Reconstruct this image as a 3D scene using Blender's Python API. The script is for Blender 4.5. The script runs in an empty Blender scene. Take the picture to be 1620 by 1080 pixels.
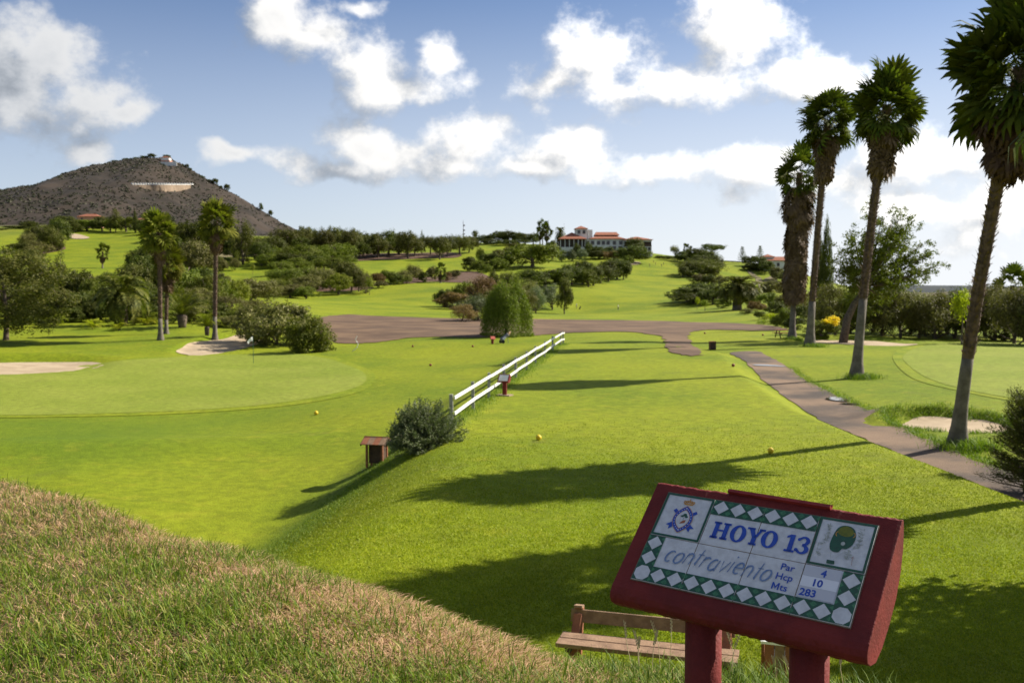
import bpy, math, random
import numpy as np
from mathutils import Vector, Matrix, Euler
from mathutils.geometry import delaunay_2d_cdt

sc = bpy.context.scene
COL = sc.collection
R = math.radians
F = 1500.0                      # focal length in pixels of the 1620 px wide photograph
EYE = 4.65                      # eye height above the tee
PITCH = math.atan(85.0 / F)

# ---------------------------------------------------------------- camera
cam = bpy.data.cameras.new('camera')
cam.sensor_width = 36.0
cam.lens = F / 1620.0 * 36.0
cam.clip_start = 0.05
cam.clip_end = 60000.0
cam.dof.use_dof = True
cam.dof.focus_distance = 3.75
cam.dof.aperture_fstop = 6.3
camo = bpy.data.objects.new('camera', cam)
camo.location = (0, 0, EYE)
camo.rotation_euler = (math.pi / 2 - PITCH, 0, 0)
COL.objects.link(camo)
sc.camera = camo

# ---------------------------------------------------------------- view, light
sc.view_settings.view_transform = 'Standard'
sc.view_settings.look = 'None'
sc.view_settings.gamma = 1.0
sc.view_settings.use_curve_mapping = False
sc.view_settings.exposure = 1.0
sc.cycles.use_denoising = True
sc.cycles.max_bounces = 6
sc.cycles.transparent_max_bounces = 6
sc.cycles.sample_clamp_indirect = 4.0

SUN_EL = R(37.0)
SUN_AZ = R(66.0)               # clockwise from +Y (the view direction) towards +X
SUN = Vector((math.sin(SUN_AZ) * math.cos(SUN_EL), math.cos(SUN_AZ) * math.cos(SUN_EL), math.sin(SUN_EL)))
sl = bpy.data.lights.new('sun', 'SUN')
sl.energy = 5.0
sl.angle = R(0.55)
sl.color = (1.0, 0.93, 0.80)
so = bpy.data.objects.new('sun', sl)
so.rotation_euler = (-SUN).to_track_quat('-Z', 'Y').to_euler()
so.location = SUN * 100
COL.objects.link(so)


def ray(px, v):
    """direction through a pixel of the photograph, scaled to y = 1"""
    u = (px - 810.0) / F
    w = (540.0 - v) / F
    d = Vector((u, math.cos(PITCH) + w * math.sin(PITCH), -math.sin(PITCH) + w * math.cos(PITCH)))
    return d / d.y


def az_el(px, v):
    d = ray(px, v).normalized()
    return math.degrees(math.atan2(d.x, d.y)), math.degrees(math.asin(d.z))


# ---------------------------------------------------------------- world: sky with cumulus clouds
world = bpy.data.worlds.new('World')
sc.world = world
world.use_nodes = True
wt = world.node_tree
wt.nodes.clear()


class NT:
    def __init__(self, tree):
        self.t = tree

    def n(self, kind, **kw):
        nd = self.t.nodes.new(kind)
        for k, val in kw.items():
            setattr(nd, k, val)
        return nd

    def link(self, a, b):
        self.t.links.new(a, b)

    def put(self, sock, val):
        if isinstance(val, bpy.types.NodeSocket):
            self.link(val, sock)
        else:
            sock.default_value = val

    def m(self, op, a, b=None, c=None, clamp=False):
        nd = self.n('ShaderNodeMath', operation=op)
        nd.use_clamp = clamp
        self.put(nd.inputs[0], a)
        if b is not None:
            self.put(nd.inputs[1], b)
        if c is not None:
            self.put(nd.inputs[2], c)
        return nd.outputs[0]

    def vm(self, op, a, b=None, scale=None):
        nd = self.n('ShaderNodeVectorMath', operation=op)
        self.put(nd.inputs[0], a)
        if b is not None:
            self.put(nd.inputs[1], b)
        if scale is not None:
            self.put(nd.inputs['Scale'], scale)
        return nd.outputs['Value'] if op in ('LENGTH', 'DOT_PRODUCT', 'DISTANCE') else nd.outputs['Vector']

    def noise(self, vec, scale, detail=4.0, rough=0.55, out='Fac', dist=0.0, lac=2.0):
        nd = self.n('ShaderNodeTexNoise')
        self.put(nd.inputs['Vector'], vec)
        nd.inputs['Scale'].default_value = scale
        nd.inputs['Detail'].default_value = detail
        nd.inputs['Roughness'].default_value = rough
        nd.inputs['Distortion'].default_value = dist
        nd.inputs['Lacunarity'].default_value = lac
        return nd.outputs[out]

    def smooth(self, val, lo, hi, to0=0.0, to1=1.0):
        nd = self.n('ShaderNodeMapRange', interpolation_type='SMOOTHSTEP')
        self.put(nd.inputs['Value'], val)
        self.put(nd.inputs['From Min'], lo)
        self.put(nd.inputs['From Max'], hi)
        self.put(nd.inputs['To Min'], to0)
        self.put(nd.inputs['To Max'], to1)
        return nd.outputs['Result']

    def mixc(self, fac, a, b, blend='MIX'):
        nd = self.n('ShaderNodeMix', data_type='RGBA', blend_type=blend)
        self.put(nd.inputs[0], fac)
        self.put(nd.inputs[6], a)
        self.put(nd.inputs[7], b)
        return nd.outputs[2]


# cloud heaps: centre and half-axes in photograph pixels (1 px = 0.038 degrees)
CLOUDS = [
    (20, 155, 150, 75), (90, 105, 75, 60), (130, 150, 60, 45), (195, 168, 46, 12), (135, 222, 42, 26), (10, 90, 60, 60),
    (430, 25, 70, 55), (500, 60, 75, 45), (590, 110, 75, 50), (625, 140, 105, 38), (692, 75, 30, 36), (560, 20, 40, 16),
    (362, 250, 52, 16),
    (575, 235, 80, 42), (480, 262, 70, 26), (620, 255, 70, 34), (540, 270, 110, 18),
    (755, 228, 75, 48), (735, 262, 110, 30), (890, 250, 80, 36), (935, 218, 50, 22), (840, 265, 120, 22),
    (965, 92, 105, 68), (880, 128, 75, 48), (1050, 135, 180, 48), (1165, 62, 100, 75), (1250, 105, 95, 52), (1130, 20, 60, 36),
    (1320, 120, 60, 30),
    (1070, 268, 105, 32), (1195, 262, 80, 42), (1300, 300, 130, 34),
    (1470, 262, 120, 48), (1560, 235, 80, 36), (1600, 320, 120, 60), (1420, 330, 120, 26),
]
cg = bpy.data.node_groups.new('cloud_density', 'ShaderNodeTree')
cg.interface.new_socket('Vector', in_out='INPUT', socket_type='NodeSocketVector')
cg.interface.new_socket('Density', in_out='OUTPUT', socket_type='NodeSocketFloat')
g = NT(cg)
gi = g.n('NodeGroupInput')
go_ = g.n('NodeGroupOutput')
vin = g.vm('NORMALIZE', gi.outputs[0])
warp = g.vm('SUBTRACT', g.noise(vin, 9.0, 3.0, 0.55, 'Color'), (0.5, 0.5, 0.5))
warp2 = g.vm('SUBTRACT', g.noise(vin, 32.0, 2.0, 0.5, 'Color'), (0.5, 0.5, 0.5))
vv = g.vm('ADD', vin, g.vm('SCALE', warp, scale=0.055))
vv = g.vm('ADD', vv, g.vm('SCALE', warp2, scale=0.016))
sep = g.n('ShaderNodeSeparateXYZ')
g.link(vv, sep.inputs[0])
az = g.m('MULTIPLY', g.m('ARCTAN2', sep.outputs[0], sep.outputs[1]), 57.2958)
el = g.m('MULTIPLY', g.m('ARCSINE', sep.outputs[2]), 57.2958)
comb = g.n('ShaderNodeCombineXYZ')
g.link(az, comb.inputs[0])
g.link(el, comb.inputs[1])
acc = None
for (cx, cy, rx, ry) in CLOUDS:
    a0, e0 = az_el(cx, cy)
    k = 57.2958 / F
    q = g.vm('MULTIPLY', g.vm('SUBTRACT', comb.outputs[0], (a0, e0, 0)), (1 / (rx * k), 1 / (ry * k), 0))
    val = g.m('SUBTRACT', 1.0, g.vm('LENGTH', q))
    acc = val if acc is None else g.m('SMOOTH_MAX', acc, val, 0.35)
# the same kind of sky goes on outside the frame
far_n = g.noise(g.vm('MULTIPLY', vin, (1, 1, 2.4)), 3.4, 3.0, 0.55)
far_c = g.m('MULTIPLY', g.m('SUBTRACT', far_n, 0.53), 6.0)
outm = g.m('MAXIMUM', g.smooth(g.m('ABSOLUTE', az), 32.0, 37.0), g.smooth(el, 19.5, 23.0))
far_c = g.m('ADD', far_c, g.m('MULTIPLY', g.m('SUBTRACT', 1.0, outm), -6.0))
acc = g.m('MAXIMUM', acc, far_c)
det = g.noise(g.vm('MULTIPLY', vin, (1, 1, 1.25)), 15.0, 8.0, 0.62)
dens = g.m('ADD', acc, g.m('MULTIPLY', g.m('SUBTRACT', det, 0.5), 3.0))
# thin at the very horizon
g.link(dens, go_.inputs[0])

W = NT(wt)
tc = W.n('ShaderNodeTexCoord')
vdir = W.vm('NORMALIZE', tc.outputs['Generated'])
sky = W.n('ShaderNodeTexSky', sky_type='NISHITA')
sky.sun_disc = False
sky.sun_elevation = SUN_EL
sky.sun_rotation = SUN_AZ
sky.altitude = 400.0
sky.air_density = 1.0
sky.dust_density = 0.8
sky.ozone_density = 2.5


def cloud_at(vec):
    nd = W.n('ShaderNodeGroup')
    nd.node_tree = cg
    W.link(vec, nd.inputs[0])
    return nd.outputs[0]


d0 = cloud_at(vdir)
d1 = cloud_at(W.vm('ADD', vdir, tuple(SUN * 0.045)))
alpha = W.smooth(d0, -0.12, 0.75)
lit = W.smooth(W.m('SUBTRACT', d0, d1), -1.0, 0.8)
thick = W.smooth(d0, 0.5, 1.9)
cosg = W.vm('DOT_PRODUCT', vdir, tuple(SUN))
glow = W.smooth(cosg, 0.0, 0.95, 0.58, 1.30)          # clouds scatter forward: brighter near the sun
bright = W.m('MULTIPLY', glow, W.m('ADD', 0.50, W.m('MULTIPLY', lit, 0.70)))
bright = W.m('MULTIPLY', bright, W.m('SUBTRACT', 1.0, W.m('MULTIPLY', thick, 0.14)))
ccol = W.mixc(W.smooth(bright, 0.3, 0.95), (0.72, 0.80, 0.92, 1), (1.0, 0.985, 0.96, 1))
ccol = W.vm('SCALE', ccol, scale=W.m('MULTIPLY', bright, 12.0))
skyc = W.mixc(1.0, sky.outputs[0], (0.72, 0.86, 1.06, 1), 'MULTIPLY')
sepw = W.n('ShaderNodeSeparateXYZ')
W.link(vdir, sepw.inputs[0])
lowhaze = W.m('MULTIPLY', W.smooth(sepw.outputs[2], 0.36, -0.03), W.smooth(cosg, 0.0, 0.75, 0.55, 1.0))
skyc = W.mixc(lowhaze, skyc, (9.6, 9.9, 10.4, 1))
final = W.mixc(alpha, skyc, ccol)
bg = W.n('ShaderNodeBackground')
W.link(final, bg.inputs[0])
bg.inputs[1].default_value = 0.05
wo = W.n('ShaderNodeOutputWorld')
W.link(bg.outputs[0], wo.inputs[0])
world.cycles.sampling_method = 'MANUAL'
world.cycles.sample_map_resolution = 512

# ---------------------------------------------------------------- helpers
def tag(o, label=None, cat=None, group=None, kind=None):
    if label: o['label'] = label
    if cat: o['category'] = cat
    if group: o['group'] = group
    if kind: o['kind'] = kind
    return o


def empty(name, loc=(0, 0, 0), rz=0.0, label=None, cat=None, group=None):
    o = bpy.data.objects.new(name, None)
    o.empty_display_size = 0.2
    o.location = loc
    o.rotation_euler = (0, 0, rz)
    COL.objects.link(o)
    return tag(o, label, cat, group)


def link_mesh(name, me, m=None, parent=None):
    o = bpy.data.objects.new(name, me)
    if m is not None and len(me.materials) == 0:
        me.materials.append(m)
    COL.objects.link(o)
    if parent is not None:
        o.parent = parent
    return o


def np_mesh(name, verts, faces, smooth=False):
    """verts (N,3), faces (M,k) with constant k"""
    verts = np.asarray(verts, dtype=np.float32)
    faces = np.asarray(faces, dtype=np.int32)
    me = bpy.data.meshes.new(name)
    me.vertices.add(len(verts))
    me.vertices.foreach_set('co', verts.ravel())
    k = faces.shape[1]
    me.loops.add(faces.size)
    me.loops.foreach_set('vertex_index', faces.ravel())
    me.polygons.add(len(faces))
    me.polygons.foreach_set('loop_start', np.arange(0, faces.size, k, dtype=np.int32))
    me.polygons.foreach_set('loop_total', np.full(len(faces), k, dtype=np.int32))
    if smooth:
        me.polygons.foreach_set('use_smooth', np.ones(len(faces), dtype=bool))
    me.update(calc_edges=True)
    me.validate()
    return me


class MB:
    """collects polygons of one mesh"""
    def __init__(self):
        self.v = []
        self.f = []

    def add(self, verts, faces):
        b = len(self.v)
        self.v += [tuple(p) for p in verts]
        self.f += [tuple(i + b for i in f) for f in faces]
        return self

    def box(self, c, s, rot=None, taper=1.0):
        x, y, z = s[0] / 2, s[1] / 2, s[2] / 2
        vs = [Vector((sx * x * (taper if sz > 0 else 1), sy * y * (taper if sz > 0 else 1), sz * z)) for sz in (-1, 1) for sy in (-1, 1) for sx in (-1, 1)]
        if rot is not None:
            M = rot.to_matrix() if not isinstance(rot, Matrix) else rot
            vs = [M @ p for p in vs]
        vs = [p + Vector(c) for p in vs]
        return self.add(vs, [(0, 2, 3, 1), (4, 5, 7, 6), (0, 1, 5, 4), (2, 6, 7, 3), (0, 4, 6, 2), (1, 3, 7, 5)])

    def beam(self, a, b, w, h, up=(0, 0, 1)):
        a, b = Vector(a), Vector(b)
        d = (b - a)
        L = d.length
        x = d.normalized()
        y = Vector(up).cross(x)
        if y.length < 1e-4:
            y = Vector((1, 0, 0)).cross(x)
        y.normalize()
        z = x.cross(y)
        M = Matrix((x, y, z)).transposed()
        return self.box((a + b) / 2, (L, w, h), M)

    def tube(self, pts, rad, n=8, cap=True):
        pts = [Vector(p) for p in pts]
        rings = []
        for i, p in enumerate(pts):
            t = (pts[min(i + 1, len(pts) - 1)] - pts[max(i - 1, 0)]).normalized()
            a = t.cross(Vector((0, 1, 0.01)))
            if a.length < 0.05:
                a = t.cross(Vector((1, 0, 0)))
            a.normalize()
            b = t.cross(a)
            r = rad[i] if hasattr(rad, '__len__') else rad
            rings.append([p + (a * math.cos(2 * math.pi * k / n) + b * math.sin(2 * math.pi * k / n)) * r for k in range(n)])
        vs = [p for rg in rings for p in rg]
        fs = []
        for i in range(len(pts) - 1):
            for k in range(n):
                fs.append((i * n + k, i * n + (k + 1) % n, (i + 1) * n + (k + 1) % n, (i + 1) * n + k))
        if cap:
            fs.append(tuple(range(n - 1, -1, -1)))
            fs.append(tuple((len(pts) - 1) * n + k for k in range(n)))
        return self.add(vs, fs)

    def sphere(self, c, r, nu=16, nv=10):
        c = Vector(c)
        rs = r if hasattr(r, '__len__') else (r, r, r)
        vs = [c + Vector((0, 0, -rs[2]))]
        for j in range(1, nv):
            ph = -math.pi / 2 + math.pi * j / nv
            for k in range(nu):
                th = 2 * math.pi * k / nu
                vs.append(c + Vector((rs[0] * math.cos(ph) * math.cos(th), rs[1] * math.cos(ph) * math.sin(th), rs[2] * math.sin(ph))))
        vs.append(c + Vector((0, 0, rs[2])))
        fs = [(0, 1 + (k + 1) % nu, 1 + k) for k in range(nu)]
        for j in range(nv - 2):
            for k in range(nu):
                fs.append((1 + j * nu + k, 1 + j * nu + (k + 1) % nu, 1 + (j + 1) * nu + (k + 1) % nu, 1 + (j + 1) * nu + k))
        top = len(vs) - 1
        fs += [(1 + (nv - 2) * nu + k, 1 + (nv - 2) * nu + (k + 1) % nu, top) for k in range(nu)]
        return self.add(vs, fs)

    def mesh(self, name, smooth=False):
        me = bpy.data.meshes.new(name)
        me.from_pydata(self.v, [], self.f)
        if smooth:
            me.polygons.foreach_set('use_smooth', [True] * len(me.polygons))
        me.update()
        return me

    def build(self, name, m, parent=None, smooth=False, bevel=0.0):
        o = link_mesh(name, self.mesh(name, smooth), m, parent)
        if bevel > 0:
            md = o.modifiers.new('bevel', 'BEVEL')
            md.width = bevel
            md.segments = 2
            md.limit_method = 'ANGLE'
        return o


def copy_tree(o, parent=None):
    c = o.copy()
    COL.objects.link(c)
    c.parent = parent
    for ch in list(o.children):
        copy_tree(ch, c)
    return c


MATS = {}


def mat(name, c1, c2=None, rough=0.75, scale=4.0, detail=5.0, bump=0.0, bscale=None, spec=0.3, coords='Object', metallic=0.0, contrast=(0.35, 0.65), bdist=0.02):
    """procedural two-tone material with noise and bump"""
    if name in MATS:
        return MATS[name]
    m = bpy.data.materials.new(name)
    m.use_nodes = True
    t = NT(m.node_tree)
    b = m.node_tree.nodes['Principled BSDF']
    co = t.n('ShaderNodeTexCoord').outputs[coords]
    c1 = (*c1, 1.0)
    if c2 is not None:
        n = t.noise(co, scale, detail, 0.6)
        t.link(t.mixc(t.smooth(n, *contrast), c1, (*c2, 1.0)), b.inputs['Base Color'])
    else:
        b.inputs['Base Color'].default_value = c1
    b.inputs['Roughness'].default_value = rough
    b.inputs['Specular IOR Level'].default_value = spec
    b.inputs['Metallic'].default_value = metallic
    if bump > 0:
        bn = t.n('ShaderNodeBump')
        bn.inputs['Strength'].default_value = min(1.0, bump)
        bn.inputs['Distance'].default_value = bdist
        t.link(t.noise(co, bscale or scale * 4, 4, 0.6), bn.inputs['Height'])
        t.link(bn.outputs[0], b.inputs['Normal'])
    MATS[name] = m
    return m


def leaf_mat(name, c1, c2, trans=0.3, rough=0.6, spec=0.18):
    if name in MATS:
        return MATS[name]
    m = bpy.data.materials.new(name)
    m.use_nodes = True
    t = NT(m.node_tree)
    b = m.node_tree.nodes['Principled BSDF']
    geo = t.n('ShaderNodeNewGeometry')
    oi = t.n('ShaderNodeObjectInfo')
    r = geo.outputs['Random Per Island']
    col = t.mixc(r, (*c1, 1), (*c2, 1))
    hsv = t.n('ShaderNodeHueSaturation')
    t.link(col, hsv.inputs['Color'])
    t.put(hsv.inputs['Value'], t.m('ADD', 0.78, t.m('MULTIPLY', oi.outputs['Random'], 0.5)))
    t.put(hsv.inputs['Hue'], t.m('ADD', 0.478, t.m('MULTIPLY', oi.outputs['Random'], 0.026)))
    t.link(hsv.outputs[0], b.inputs['Base Color'])
    b.inputs['Roughness'].default_value = rough
    b.inputs['Specular IOR Level'].default_value = spec
    tr = t.n('ShaderNodeBsdfTranslucent')
    t.link(t.mixc(1.0, hsv.outputs[0], (1.0, 1.25, 0.5, 1), 'MULTIPLY'), tr.inputs[0])
    mx = t.n('ShaderNodeMixShader')
    mx.inputs[0].default_value = trans
    t.link(b.outputs[0], mx.inputs[1])
    t.link(tr.outputs[0], mx.inputs[2])
    t.link(mx.outputs[0], m.node_tree.nodes['Material Output'].inputs[0])
    MATS[name] = m
    return m


def sstep(x, a, b):
    t = np.clip((x - a) / (b - a), 0, 1)
    return t * t * (3 - 2 * t)
# ================================================================ terrain
def pix(px, v, d):
    r = ray(px, v) * d
    return (r.x, r.y, r.z + EYE)


CP = []
# low ground left of the tee, the green, and the level right of the tee (x, y, z)
CP += [(-30, 8, -1.5), (-16, 14, -1.5), (-8, 18, -1.6), (-8, 25, -1.75), (-14, 30, -1.45), (-28, 32, -1.4), (-5, 33, -1.35),
       (-11, 42, -1.75), (-25, 46, -1.7), (-14, 55, -1.5), (-30, 60, -1.5), (-20, 72, -1.45), (-38, 72, -1.35), (-9, 60, -1.3), (-4, 52, -1.0),
       (0, 70, -0.75), (-6, 78, -1.1), (2, 84, -0.5), (-8, 92, -0.5), (-3, 98, -0.3),
       (10, 5, -0.3), (14, 14, -0.35), (14.5, 24, -0.4), (14.5, 30, -0.4), (15, 40, -0.35), (18, 50, -0.3), (20, 64, -0.2), (24, 76, -0.1),
       (22, 34, -0.2), (28, 50, -0.15), (34, 66, -0.2), (30, 90, -0.2), (45, 70, -0.3), (24, 92, -0.2), (40, 20, -0.5), (10, 84, -0.1), (18, 90, -0.3),
       (14, 104, -0.4), (3, 108, -0.5)]
for (px, v, d) in [
    (-150, 540, 91), (20, 538, 92), (140, 532, 98), (250, 522, 105), (100, 512, 115), (300, 514, 112), (420, 530, 100), (485, 548, 88),
    (540, 538, 97), (600, 521, 115), (700, 522, 113), (1200, 521, 112),
    (540, 500, 165), (700, 503, 165), (850, 505, 163), (1000, 507, 160), (1120, 510, 150), (1215, 517, 125),
    (912, 488.5, 292), (978, 490, 280), (1060, 492, 260), (820, 487, 285), (1000, 497, 220), (860, 496, 220), (1120, 498, 200),
    (560, 482, 240), (620, 470, 290), (690, 478, 270), (480, 466, 300), (730, 458, 310),
    (700, 446, 360), (640, 446, 350), (560, 446, 345), (790, 440, 370), (500, 440, 350),
    (650, 413, 470), (560, 411, 480), (740, 407, 490), (690, 412, 475), (780, 420, 450), (840, 417, 450),
    (950, 470, 310), (880, 468, 310), (1000, 447, 390), (930, 440, 400), (1030, 415, 490), (970, 413, 480), (880, 420, 450), (1060, 432, 440),
    (900, 405, 515), (1030, 404, 520), (960, 402, 520), (850, 393, 540), (790, 388, 560), (700, 387, 600),
    (1110, 450, 380), (1150, 470, 300), (1085, 470, 310), (1130, 424, 470), (1180, 420, 490), (1230, 431, 465), (1210, 446, 400), (1200, 492, 190), (1240, 470, 280),
    (1290, 510, 135), (1090, 412, 520), (1150, 413, 530),
    (150, 375, 560), (120, 424, 390), (200, 402, 460), (50, 400, 470), (20, 376, 540), (240, 371, 560), (-100, 372, 560), (-100, 430, 380), (60, 440, 330),
    (390, 431, 400), (360, 431, 400), (330, 405, 450), (390, 472, 225), (420, 480, 200), (360, 490, 160), (200, 480, 180), (60, 490, 160), (-100, 490, 160),
    (1300, 462, 1500), (1500, 466, 1500), (1700, 466, 1500), (1450, 468, 600), (1600, 470, 600), (1800, 470, 700), (1500, 461, 5000), (1000, 460, 5000), (400, 460, 5000), (0, 460, 5000),
    (1500, 458, 25000), (800, 458, 25000), (0, 458, 25000), (1200, 462, 2500), (900, 455, 2500), (1400, 490, 170), (1550, 500, 150), (1700, 510, 130), (1450, 480, 280), (1600, 485, 280),
    (420, 395, 520), (460, 395, 560), (460, 378, 640), (330, 375, 620), (130, 358, 640),
]:
    CP.append(pix(px, v, d))
CP += [(-300, 900, 52), (-120, 900, 44), (0, 800, 34), (100, 760, 24), (180, 760, 10), (300, 800, -10), (-600, 800, 50), (-900, 900, 50), (600, 700, -30),
       (60, 110, -0.6), (75, 150, -2), (70, 200, -2.5), (120, 300, -8), (110, 420, 4), (200, 480, -10), (260, 500, -25), (100, 100, -3), (160, 200, -12),
       (0, 1800, 10), (-1000, 1800, 40), (-4000, 4000, -60),
       (-40, 3, -1.5), (-70, 40, -1.2), (40, 4, -0.5), (-3, 12, -1.55)]
CP = np.array(CP)


def warpc(x, y):
    r = np.sqrt(x * x + y * y) + 1e-3
    a = np.clip(np.arctan2(x, y), -0.75, 0.75)
    return np.stack([a * 3.2, np.log(r) * 1.25], -1)


def kern(d2):
    return 0.5 * d2 * np.log(d2 + 1e-9)


_P = warpc(CP[:, 0], CP[:, 1])
_n = len(CP)
_K = kern(((_P[:, None] - _P[None]) ** 2).sum(-1)) + np.eye(_n) * 2e-3
_A = np.zeros((_n + 3, _n + 3))
_A[:_n, :_n] = _K
_A[:_n, _n] = 1
_A[:_n, _n + 1:] = _P
_A[_n:, :_n] = _A[:_n, _n:].T
# heights are fitted as elevation angles so that near and far points weigh alike
_rr = np.sqrt(CP[:, 0] ** 2 + CP[:, 1] ** 2)
_b = np.zeros(_n + 3)
_b[:_n] = (CP[:, 2] - EYE) / _rr
_w = np.linalg.solve(_A, _b)


def base_h(x, y):
    out = np.empty(x.shape)
    xf, yf, of = x.ravel(), y.ravel(), out.ravel()
    for s in range(0, len(xf), 20000):
        p = warpc(xf[s:s + 20000], yf[s:s + 20000])
        d2 = ((p[:, None] - _P[None]) ** 2).sum(-1)
        ang = kern(d2) @ _w[:_n] + _w[_n] + p @ _w[_n + 1:]
        of[s:s + 20000] = ang * np.sqrt(xf[s:s + 20000] ** 2 + yf[s:s + 20000] ** 2) + EYE
    return of.reshape(x.shape)


LIP_Y = np.array([-20, 6, 12, 17.2, 22.9, 26.8, 31, 35.4, 44.4, 52, 61.8, 75.8, 84])
LIP_X = np.array([-7, -6.2, -5.6, -5.05, -4.2, -3.5, -2.9, -2.5, -1.3, -0.1, 1.2, 3.0, 4.3])
RIP_Y = np.array([-20, 10, 23.3, 28.5, 36.7, 50, 60, 67, 72, 84])
RIP_X = np.array([12.5, 12.4, 12.2, 12.0, 12.0, 13.4, 14.9, 15.9, 14.6, 12.5])
_ys = np.linspace(-20, 90, 441)


def _sm(yy, xx):
    c = np.interp(_ys, yy, xx)
    k = np.hanning(25)
    return np.convolve(np.pad(c, 12, mode='edge'), k / k.sum(), mode='valid')


_LS, _RS = _sm(LIP_Y, LIP_X), _sm(RIP_Y, RIP_X)

_E = [(-20, 0.01, 2.7), (-14, 10, 2.8), (-9, 11, 2.82), (-4.56, 8.4, 2.88), (-2.45, 6.56, 2.92), (-1.12, 5.43, 2.95), (-0.19, 4.68, 2.93), (0.15, 4.34, 2.90),
      (0.53, 4.2, 2.89), (1.07, 4.12, 2.88), (1.62, 4.0, 2.86), (2.1, 3.3, 2.9), (2.9, 2.0, 2.8), (4, 0.01, 2.7), (6, -4, 2.6), (8, -10, 2.6)]
_EA = np.array([math.atan2(a, b) for a, b, c in _E] + [math.pi])
_ER = np.array([math.hypot(a, b) for a, b, c in _E] + [20.0])
_EZ = np.array([c for a, b, c in _E] + [2.7])
_EA = np.concatenate([[-math.pi], _EA])
_ER = np.concatenate([[20.0], _ER])
_EZ = np.concatenate([[2.7], _EZ])
# bunker hollows: x, y, half-axes, turn, depth
HOLLOWS = [(16.5, 35.0, 2.2, 2.6, 0.2, 0.25), (31.5, 86.0, 5.0, 5.5, 0.1, 0.16), (-27.9, 91.5, 3.3, 9.5, 0.0, 0.3), (-41.0, 71.0, 10.0, 6.2, 0.5, 0.35)]


def edge_r(az):
    return np.interp(az, _EA, _ER)


def vnoise(x, y, s, seed=0):
    a = x / s + seed * 7.3
    b = y / s - seed * 3.1
    return (np.sin(a * 1.0 + 1.7 * np.sin(b * 0.7 + seed)) + np.sin(b * 1.3 + 1.4 * np.sin(a * 0.9 + 2 * seed)) + 0.6 * np.sin(a * 2.3 - b * 1.9 + seed)) / 2.6


def T(x, y):
    x = np.asarray(x, float)
    y = np.asarray(y, float)
    r = np.sqrt(x * x + y * y)
    az = np.arctan2(x, y)
    z = base_h(x, y)
    z = z + 0.05 * vnoise(x, y, 3.3, 1) * sstep(r, 10, 20) + 0.10 * vnoise(x, y, 9.0, 2) * sstep(r, 25, 60) + 0.4 * vnoise(x, y, 30.0, 3) * sstep(r, 220, 320)
    behind = sstep(np.abs(az), 1.3, 2.4)
    z = z * (1 - behind) - 0.5 * behind
    # a low crest in front of the green, as left over from an old tee
    crest = np.exp(-((y - (37.5 + 0.35 * (x + 12))) / 2.6) ** 2) * sstep(x, -6, -12)
    z = z + 0.42 * crest
    # raised tee
    xl = np.interp(y, _ys, _LS)
    xr = np.interp(y, _ys, _RS)
    m = sstep(x - xl, -3.0, 0.5 + 2.2 * sstep(y, 36, 22)) * sstep(xr - x, -0.25, 1.6) * sstep(y, 84, 76)
    tee = 0.10 + 0.03 * vnoise(x, y, 6.0, 5)
    z = z * (1 - m) + tee * m
    for (cx, cy, rx, ry, rot, dep) in HOLLOWS:
        dx, dy = x - cx, y - cy
        u = (dx * math.cos(rot) + dy * math.sin(rot)) / rx
        w = (-dx * math.sin(rot) + dy * math.cos(rot)) / ry
        q = np.sqrt(u * u + w * w)
        z = z - dep * sstep(q, 1.12, 0.82) + (0.02 + 0.30 * np.clip(w / (q + 1e-6), 0, 1)) * np.exp(-((q - 1.2) / 0.16) ** 2)
    # the bank the camera stands on
    E = np.interp(az, _EA, _ER)
    ze = np.interp(az, _EA, _EZ)
    q = np.clip(r / E, 0, 1)
    top = 3.05 + (ze - 3.05) * q * q + 0.012 * vnoise(x, y, 0.5, 4) + 0.02 * vnoise(x, y, 1.3, 6)
    wd = 0.30
    s = (r - E) / wd
    sp = np.where(s > 20, s, np.log1p(np.exp(np.clip(s, -30, 20)))) * wd
    bank = top + 0.13 - 0.78 * sp
    k = 0.25
    h = np.clip(0.5 + 0.5 * (bank - z) / k, 0, 1)
    return z * (1 - h) + bank * h + k * h * (1 - h) * 0.5


def Ts(x, y):
    return float(T(np.array([x]), np.array([y]))[0])


def ground_at(px, v, dmin=9.0):
    """first ground point under a pixel"""
    r = ray(px, v)
    d = np.exp(np.linspace(math.log(dmin), math.log(1400), 900))
    g_ = T(r.x * d, d) - (EYE + r.z * d)
    i = np.argmax(g_ > 0)
    if g_[i] <= 0:
        i = len(d) - 1
    if i == 0:
        dd = d[0]
    else:
        a, b = g_[i - 1], g_[i]
        dd = d[i - 1] + (d[i] - d[i - 1]) * (-a) / (b - a)
    return Vector((r.x * dd, dd, Ts(r.x * dd, dd)))


# ground sheet: a fan of rings round the camera's foot
azs = np.concatenate([np.linspace(-math.pi, -0.78, 26)[:-1], np.linspace(-0.78, -0.54, 22)[:-1], np.linspace(-0.54, 0.54, 380)[:-1], np.linspace(0.54, 0.78, 22)[:-1], np.linspace(0.78, math.pi, 26)])
rds = np.concatenate([np.exp(np.linspace(math.log(0.3), math.log(3.4), 14))[:-1], np.exp(np.linspace(math.log(3.4), math.log(130), 430))[:-1],
                      np.exp(np.linspace(math.log(130), math.log(1300), 130))[:-1], np.exp(np.linspace(math.log(1300), math.log(30000), 24))])
AZ, RD = np.meshgrid(azs, rds)
GX, GY = RD * np.sin(AZ), RD * np.cos(AZ)
GZ = T(GX, GY)
na, nr = len(azs), len(rds)
gv = np.stack([GX, GY, GZ], -1).reshape(-1, 3)
ii, jj = np.meshgrid(np.arange(nr - 1), np.arange(na - 1), indexing='ij')
q0 = ii * na + jj
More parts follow.
